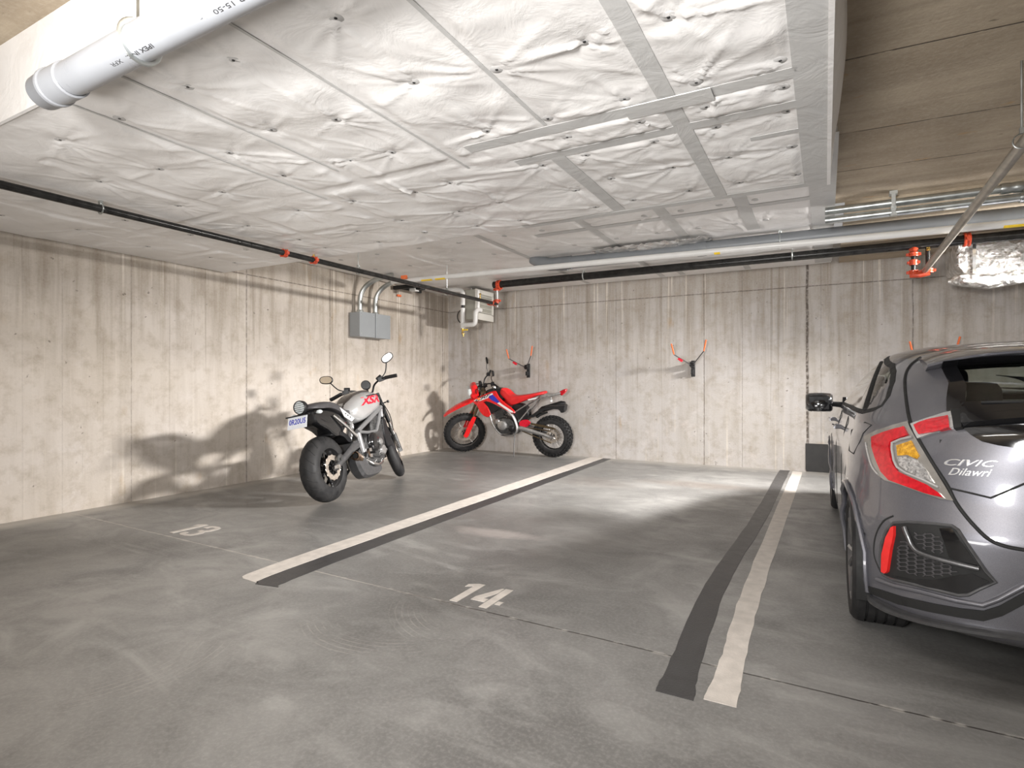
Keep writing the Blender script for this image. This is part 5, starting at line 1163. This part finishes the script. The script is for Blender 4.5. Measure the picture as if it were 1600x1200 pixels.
# tail lamp
hous = panel('tail_lamp', [(1352, 683), (1372, 673), (1398, 665), (1420, 660), (1423, 667), (1437, 692), (1458, 727), (1478, 760), (1491, 783), (1470, 780), (1440, 770), (1405, 757), (1385, 751), (1374, 742), (1364, 722), (1356, 700)], 'lensgrey', .010, .004)
panel('red_light_guide', [(1367, 685), (1385, 677), (1405, 671), (1417, 669), (1424, 681), (1410, 686), (1396, 692), (1394, 700), (1397, 716), (1400, 726), (1409, 738), (1430, 748), (1452, 758), (1469, 770), (1478, 779), (1450, 772), (1420, 761), (1394, 751), (1382, 738), (1373, 716), (1368, 700)], 'lensred', .020, .002, hous)
bead('silver_lens_border', [(1430, 684), (1413, 688), (1399, 694), (1399, 704), (1402, 720), (1407, 731), (1420, 740), (1445, 750), (1469, 762)], .0055, 'lenssilver', .018, hous, smooth=False)
panel('amber_lens', [(1405, 698), (1428, 690), (1433, 700), (1440, 713), (1436, 718), (1422, 712), (1407, 713)], 'amber', .017, .002, hous, step=4)
panel('clear_lens', [(1407, 716), (1420, 714), (1438, 720), (1448, 732), (1462, 755), (1440, 746), (1420, 736), (1410, 728)], 'lensclear', .017, .002, hous, step=4)
bead('outer_lens_strip', [(1357, 693), (1361, 712), (1367, 730), (1376, 742)], .004, 'lenssilver', .014, hous)
lb = panel('light_bar', [(1425, 664), (1450, 656), (1475, 648), (1488, 645), (1494, 652), (1494, 668), (1480, 672), (1455, 679), (1436, 686)], 'lenssilver', .012, .004)
panel('red_light_guide', [(1432, 667), (1452, 660), (1484, 654), (1487, 671), (1460, 677), (1440, 680)], 'lensred', .020, .002, lb)
cA, cB = cz_(1.052), cz_(1.0)
panel('bar_joint', [(1488, 646), (1502, 645), (1506, 652), (1506, 671), (1494, 673)], 'blackmat', .024, .004)
bl = panel('hatch_blade', [(1503, 645), (1540, 643), (1600, 641), (1700, 639), cA, cB, (1700, 664), (1600, 662), (1540, 666), (1506, 669)], 'blackgloss', .034, .004, step=9)
lw = cz_(.915); lt = cz_(.995)
panel('lower_rear_glass', [(1506, 670), (1540, 667), (1600, 664), (1700, 666), lt, lw, (1700, 716), (1600, 702), (1560, 696), (1535, 690), (1518, 680)], 'blackgloss', .006, .002, step=9)
bead('hatch_handle_edge', [(1484, 763), (1515, 770), (1548, 778), (1572, 768), (1600, 756), (1660, 745)], .004, gapm, .001, smooth=False)
# wiper
mb = MB(); P = [onbody(*q) for q in ((1535, 634), (1560, 634), (1600, 634), (1680, 632), (1760, 626))]
mb.tube([h+nn*.016 for h, nn in P], [.007, .009, .007, .006, .004], 8); mb.build('rear_wiper', 'black', car)
# bumper vent
vent = panel('bumper_vent', [(1381, 898), (1377, 875), (1379, 850), (1387, 828), (1398, 817), (1420, 816), (1460, 820), (1486, 823), (1494, 826), (1515, 856), (1540, 892), (1552, 908), (1530, 919), (1512, 928), (1500, 929), (1470, 922), (1430, 912), (1395, 905)], 'blackmat', .004, .004)
bead('vent_frame', [(1381, 898), (1377, 875), (1379, 850), (1387, 828), (1398, 817), (1420, 816), (1460, 819), (1488, 822), (1497, 828), (1517, 858), (1541, 893), (1556, 909), (1532, 919), (1513, 929), (1498, 930), (1470, 923), (1430, 913), (1395, 905)], .007, 'gunmetal', .004, vent, closed=True, smooth=False)
panel('reflector', [(1382, 893), (1383, 866), (1389, 840), (1397, 824), (1401, 822), (1401, 836), (1396, 860), (1391, 893), (1387, 896)], 'reflred', .018, .004, vent, step=4)
bead('vent_blade', [(1418, 824), (1423, 836), (1430, 852), (1440, 862), (1465, 871), (1500, 880), (1531, 887)], [.010]*13+[.010]*24, 'gunmetal', .020, vent, n=10)
panel('vent_wedge', [(1469, 826), (1488, 826), (1512, 860), (1528, 884), (1500, 876), (1484, 870), (1476, 845)], 'blackgloss', .010, .003, vent)
panel('vent_floor', [(1396, 899), (1430, 905), (1462, 905), (1498, 898), (1520, 896), (1546, 908), (1514, 924), (1498, 925), (1450, 916)], 'blackgloss', .009, .003, vent)
hexl, hexr = MB(), MB(); PA = [(1406, 834), (1420, 845), (1432, 862), (1460, 873), (1496, 884), (1498, 896), (1465, 903), (1440, 901), (1402, 891)]; PB = [(1427, 830), (1450, 833), (1470, 836), (1484, 868), (1462, 864), (1442, 857), (1434, 848)]
segs = set()
for i in range(0, 9):
    for j in range(-2, 14):
        u0 = 1400+i*13.2; v0 = 826+j*6.4+(3.2 if i % 2 else 0)+i*1.3
        H = [(u0+6.8*cos(a)*1.25, v0+3.6*sin(a)) for a in [radians(60*k) for k in range(6)]]
        for k in range(6):
            a, b = H[k], H[(k+1) % 6]; c = ((a[0]+b[0])/2, (a[1]+b[1])/2)
            if any(inside(a, q) and inside(b, q) for q in (PA, PB)):
                key = (round(c[0]), round(c[1]))
                if key in segs: continue
                segs.add(key)
                p = [onbody(*x) for x in (a, b)]; q = [h+nn*.008 for h, nn in p]
                for s, hm in ((1, hexl), (-1, hexr)): hm.tube([(s*z_.x, z_.y, z_.z) for z_ in q], .0022, 5)
hexl.build('honeycomb_mesh', 'seatblack', vent); hexr.build('honeycomb_mesh', 'seatblack', MIR[vent.name])
bead('wheel_arch_crease', [(1377, 895), (1366, 868), (1368, 838), (1380, 815), (1396, 806)], .005, gapm, -.002)
# skirt under the bumper
bead('skirt_upper_lip', [(1372, 905), (1400, 915), (1440, 924), (1495, 938), (1536, 945), (1560, 936), (1600, 915), (1680, 905)], .010, 'carpaint', .006, smooth=False, n=10)
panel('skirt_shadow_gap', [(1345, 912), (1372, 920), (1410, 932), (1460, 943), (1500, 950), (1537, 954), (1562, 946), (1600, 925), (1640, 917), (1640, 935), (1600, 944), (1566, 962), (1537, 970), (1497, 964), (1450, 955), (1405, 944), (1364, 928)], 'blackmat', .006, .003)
mb = MB(); R = []; q_ = ring(.26)
pts = [(Vector(q_[i]), Vector(q_[i-1 if i else NP-1]), Vector(q_[i+1])) for i in range(0, NR+18)]
for c_, a_, b_ in pts:
    tg = (b_-a_).normalized(); nn = Vector((tg.y, -tg.x, 0)); nn = nn if nn.dot(Vector((c_.x, c_.y, 0))-Vector((0, .6, 0))) > 0 else -nn
    e = min(1, max(0, (abs(c_.x)-.40)/.36)); z0 = .265-.045*e; fade = min(1, max(.15, (-c_.y-.50)/.12)) if c_.y > -.62 else 1
    up = Vector((0, 0, 1)); o = Vector((c_.x, c_.y, z0))
    R.append([o-nn*.02+up*.016, o+nn*.020*fade+up*.012, o+nn*.034*fade+up*.003, o+nn*.032*fade-up*.008, o+nn*.004-up*.018, o-nn*.03-up*.014])
R = [r for r, (c_, _, _) in zip(R, pts) if c_.y < -.53]
full_ = [[Vector((-p.x, p.y, p.z)) for p in r] for r in R[:0:-1]]+R
mb.rings(full_).build('bumper_lip', 'gunmetal', car, sharp=30)
# lettering
def car_text(name, body, quad, mat, off=.006, shear=.0, wt=.02):
    vs, fs = text_mesh(body, 1.0, shear, 1.0, wt); x0, x1 = min(v[0] for v in vs), max(v[0] for v in vs); y0, y1 = min(v[1] for v in vs), max(v[1] for v in vs)
    (ax_, ay), (bx, by), (cx, cy), (dx, dy) = quad   # bottom-left, bottom-right, top-right, top-left
    top, bot = [], []
    for v in vs:
        s, r = (v[0]-x0)/(x1-x0), (v[1]-y0)/(y1-y0)
        u = (ax_*(1-s)+bx*s)*(1-r)+(dx*(1-s)+cx*s)*r; w_ = (ay*(1-s)+by*s)*(1-r)+(dy*(1-s)+cy*s)*r
        h, nn = onbody(u, w_); top.append(h+nn*off); bot.append(h-nn*.001)
    v, f = thick(top, bot, fs); return MB().add(v, f).build(name, mat, car)
car_text('model_lettering', 'CIVIC', ((1475, 727), (1556, 730), (1560, 720), (1479, 717)), 'badge', .007, .25, .0)
car_text('dealer_lettering', 'Dilawri', ((1482, 742), (1548, 745), (1551, 733), (1485, 731)), 'badge', .005, .3, .0)
# side details
mb = MB()
for yy in (1.02, 1.98):
    P = [on_side(y, .90) for y in (yy-.11, yy+.11)]
    for s in (1, -1): mb.tube([(s*(P[0][0].x-.035), P[0][0].y, .90), (s*(P[0][0].x-.045), yy, .905), (s*(P[1][0].x-.035), P[1][0].y, .90)], [.012, .014, .012], 8)
    for y in (yy-.11, yy+.11):
        h = on_side(y, .90)[0]
        for s in (1, -1): mb.cyl((s*h.x, y, .9), (s*(h.x-.035), y, .9), .010, n=8)
mb.build('door_handle', 'carpaint', car)
mb = MB()
for y0 in (.50, 1.32, 2.28):
    for s in (1, -1):
        P = [on_side(y0+(.18*max(0, .62-z) if y0 < .6 else 0), z)[0] for z in (.30, .45, .6, .75, .9, 1.0)]; mb.tube([(s*p.x, p.y, p.z) for p in P], .003, 6)
mb.build('door_gap', gapm, car, split=True)
fl = [(1331, 672), (1352, 660), (1362, 664), (1349, 677), (1344, 690), (1334, 709), (1327, 704)]
bead('fuel_flap_gap', fl, .003, gapm, .0005, closed=True, smooth=False, mirror=False)
mb = MB()
for s in (1, -1):
    for cy, cz in WC:
        P = []
        for i in range(25):
            a = radians(-22+224*i/24); y, z = cy+WR*cos(a), cz+WR*sin(a)
            if z < .20: continue
            h = on_side(min(3.4, max(-.75, y*1.0+(.0))), z)[0]; P.append((s*(h.x-.004), y, z))
        mb.tube(P, .013, 8)
mb.build('wheel_arch_trim', 'carpaint', car, split=True)
mb = MB()
for s in (1, -1):
    for cy, cz in WC:
        P = [[(s*x, cy+(WR+.004)*cos(a), cz+(WR+.004)*sin(a)) for x in (.885, .55)] for a in [radians(-20+220*i/24) for i in range(25)]]
        vt = [q for r in P for q in r]; mb.add(vt, [(2*i, 2*i+1, 2*i+3, 2*i+2) for i in range(24)])
        mb.slab([(cy+(WR+.004)*cos(a), cz+(WR+.004)*sin(a)) for a in [radians(-20+220*i/24) for i in range(25)]], s*.55, s*.545, .001)
mb.build('wheel_well', 'blackmat', car, split=True)
for cy, cz in WC:
    for s in (-1, 1):
        c = (s*.775, cy, .325)
        w = MB().lathe([(.20, -.105*s), (.232, -.108*s), (.225, -.06*s), (.215, 0), (.225, .09*s), (.238, .112*s), (.232, .115*s), (.205, .10*s), (.19, .07*s)], c, 'X', 56)
        for k in range(10):
            a = 2*pi*k/10+(.1 if k % 2 else -.1); d = .02
            w.tube([(c[0]+s*.085, c[1]+.04*cos(a), c[2]+.04*sin(a)), (c[0]+s*.10, c[1]+.13*cos(a+d), c[2]+.13*sin(a+d)), (c[0]+s*.10, c[1]+.215*cos(a), c[2]+.215*sin(a))], [.018, .013, .018], 6)
        w.lathe([(0, .09*s), (.05, .088*s), (.055, .05*s)], c, 'X', 20)
        w = w.build('wheel', 'gunmetal', car)
        R = .325; pr = [(.232, -.10), (.27, -.122), (.30, -.120), (.315, -.108), (.324, -.095)]
        for g in (-.06, -.02, .02, .06): pr += [(.325, g-.005), (.316, g-.004), (.316, g+.004), (.325, g+.005)]
        pr += [(.324, .095), (.315, .108), (.30, .120), (.27, .122), (.232, .10)]
        tb = MB().lathe(pr, c, 'X', 72)
        tb.build('tyre', 'tyre', w, sharp=30)
        MB().lathe([(.06, .03*s), (.14, .03*s), (.14, .045*s), (.06, .045*s)], c, 'X', 40, closed=True).build('brake_disc', 'disc', w)
# door mirrors
for s in (-1, 1):
    mb = MB(); mb.rings([[(s*(x), y0+(.015 if k > 1 else 0), z0) for k, (y0, z0) in enumerate(sm([(2-.09*q, .995-.03*q), (2.0-.09*q, 1.09+.015*q), (2.05, 1.10+.02*q), (2.12, 1.08), (2.13, 1.02), (2.08, .97)], 2))] for x, q in ((.90, .2), (.92, .8), (.97, 1.0), (1.04, 1.0), (1.085, .8), (1.11, .3))])
    mr = mb.build('door_mirror', 'blackgloss', car, sharp=50)
    MB().rings([[(s*x, y, z) for y, z in [(1.905, .985), (1.905, 1.09), (1.925, 1.09), (1.925, .985)]] for x in (.93, 1.08)]).build('mirror_glass', 'blackgloss', mr)
    mb = MB(); mb.tube([(s*.82, 2.03, 1.02), (s*.93, 2.03, 1.03)], [.045, .034], 10, flat=.6); mb.slab([(1.88, 1.01), (2.06, 1.01), (2.0, 1.07), (1.92, 1.09)], s*.80, s*.83, .003); mb.build('mirror_arm', 'black', mr)
# cabin seen through the glass
for x in (-.36, .36):
    mb = MB(); mb.pillow(sm([(.95, .55), (.80, .60), (.72, .95), (.66, 1.06), (.74, 1.08), (.88, .95), (.98, .66), (1.40, .62), (1.42, .50), (1.0, .48)], 2), .24, 7, 4, .8, xc=x); s_ = mb.build('front_seat', 'seatcloth', car)
    mb = MB(); mb.pillow(sm([(.64, 1.12), (.62, 1.20), (.67, 1.25), (.73, 1.22), (.73, 1.12)], 3), .13, 7, 3.5, .7, xc=x); mb.tube([(x-.06, .69, 1.04), (x-.06, .68, 1.14)], .006, 6); mb.tube([(x+.06, .69, 1.04), (x+.06, .68, 1.14)], .006, 6); mb.build('head_restraint', 'seatcloth', s_)
mb = MB(); mb.slab([(-.10, .50), (-.02, .98), (.06, 1.02), (.12, .96), (.16, .60), (.55, .58), (.55, .46)], -.62, .62, .02); rs = mb.build('rear_bench', 'seatcloth', car)
for x in (-.36, .36): MB().pillow(sm([(-.02, 1.02), (-.04, 1.12), (.0, 1.185), (.06, 1.17), (.07, 1.02)], 3), .13, 7, 3.5, .7, xc=x).build('head_restraint', 'seatcloth', rs)
MB().box((0, -.38, .96), (1.2, .70, .02)).build('parcel_shelf', 'interior', car)
mb = MB(); mb.slab([(1.95, .70), (1.60, .72), (1.55, .90), (1.68, .98), (1.95, 1.0)], -.68, .68, .02); mb.build('dashboard', 'interior', car)
mb = MB(); mb.tube([Vector((-.36+.18*cos(a), 1.42+.06*sin(a), .90+.17*sin(a))) for a in [2*pi*i/28 for i in range(28)]], .014, 8, closed=True); mb.tube([(-.54, 1.42, .90), (-.18, 1.42, .90)], .02, 6); mb.build('steering_wheel', 'interior', car)
mb = MB(); mb.box((0, 1.12, 1.275), (.24, .04, .065)); mb.tube([(0, 1.13, 1.29), (0, 1.2, 1.33)], .012, 8); mb.build('cabin_mirror', 'interior', car, bevel=.012)
# front end, out of the photograph's view but part of the car
mb = MB()
for s in (-1, 1): mb.rings([[(s*.50, 3.50, z), (s*.80, 3.28, z), (s*.78, 3.26, z), (s*.50, 3.46, z)] for z in (.66, .74)])
mb.build('headlamp', 'headlens', car, split=True)
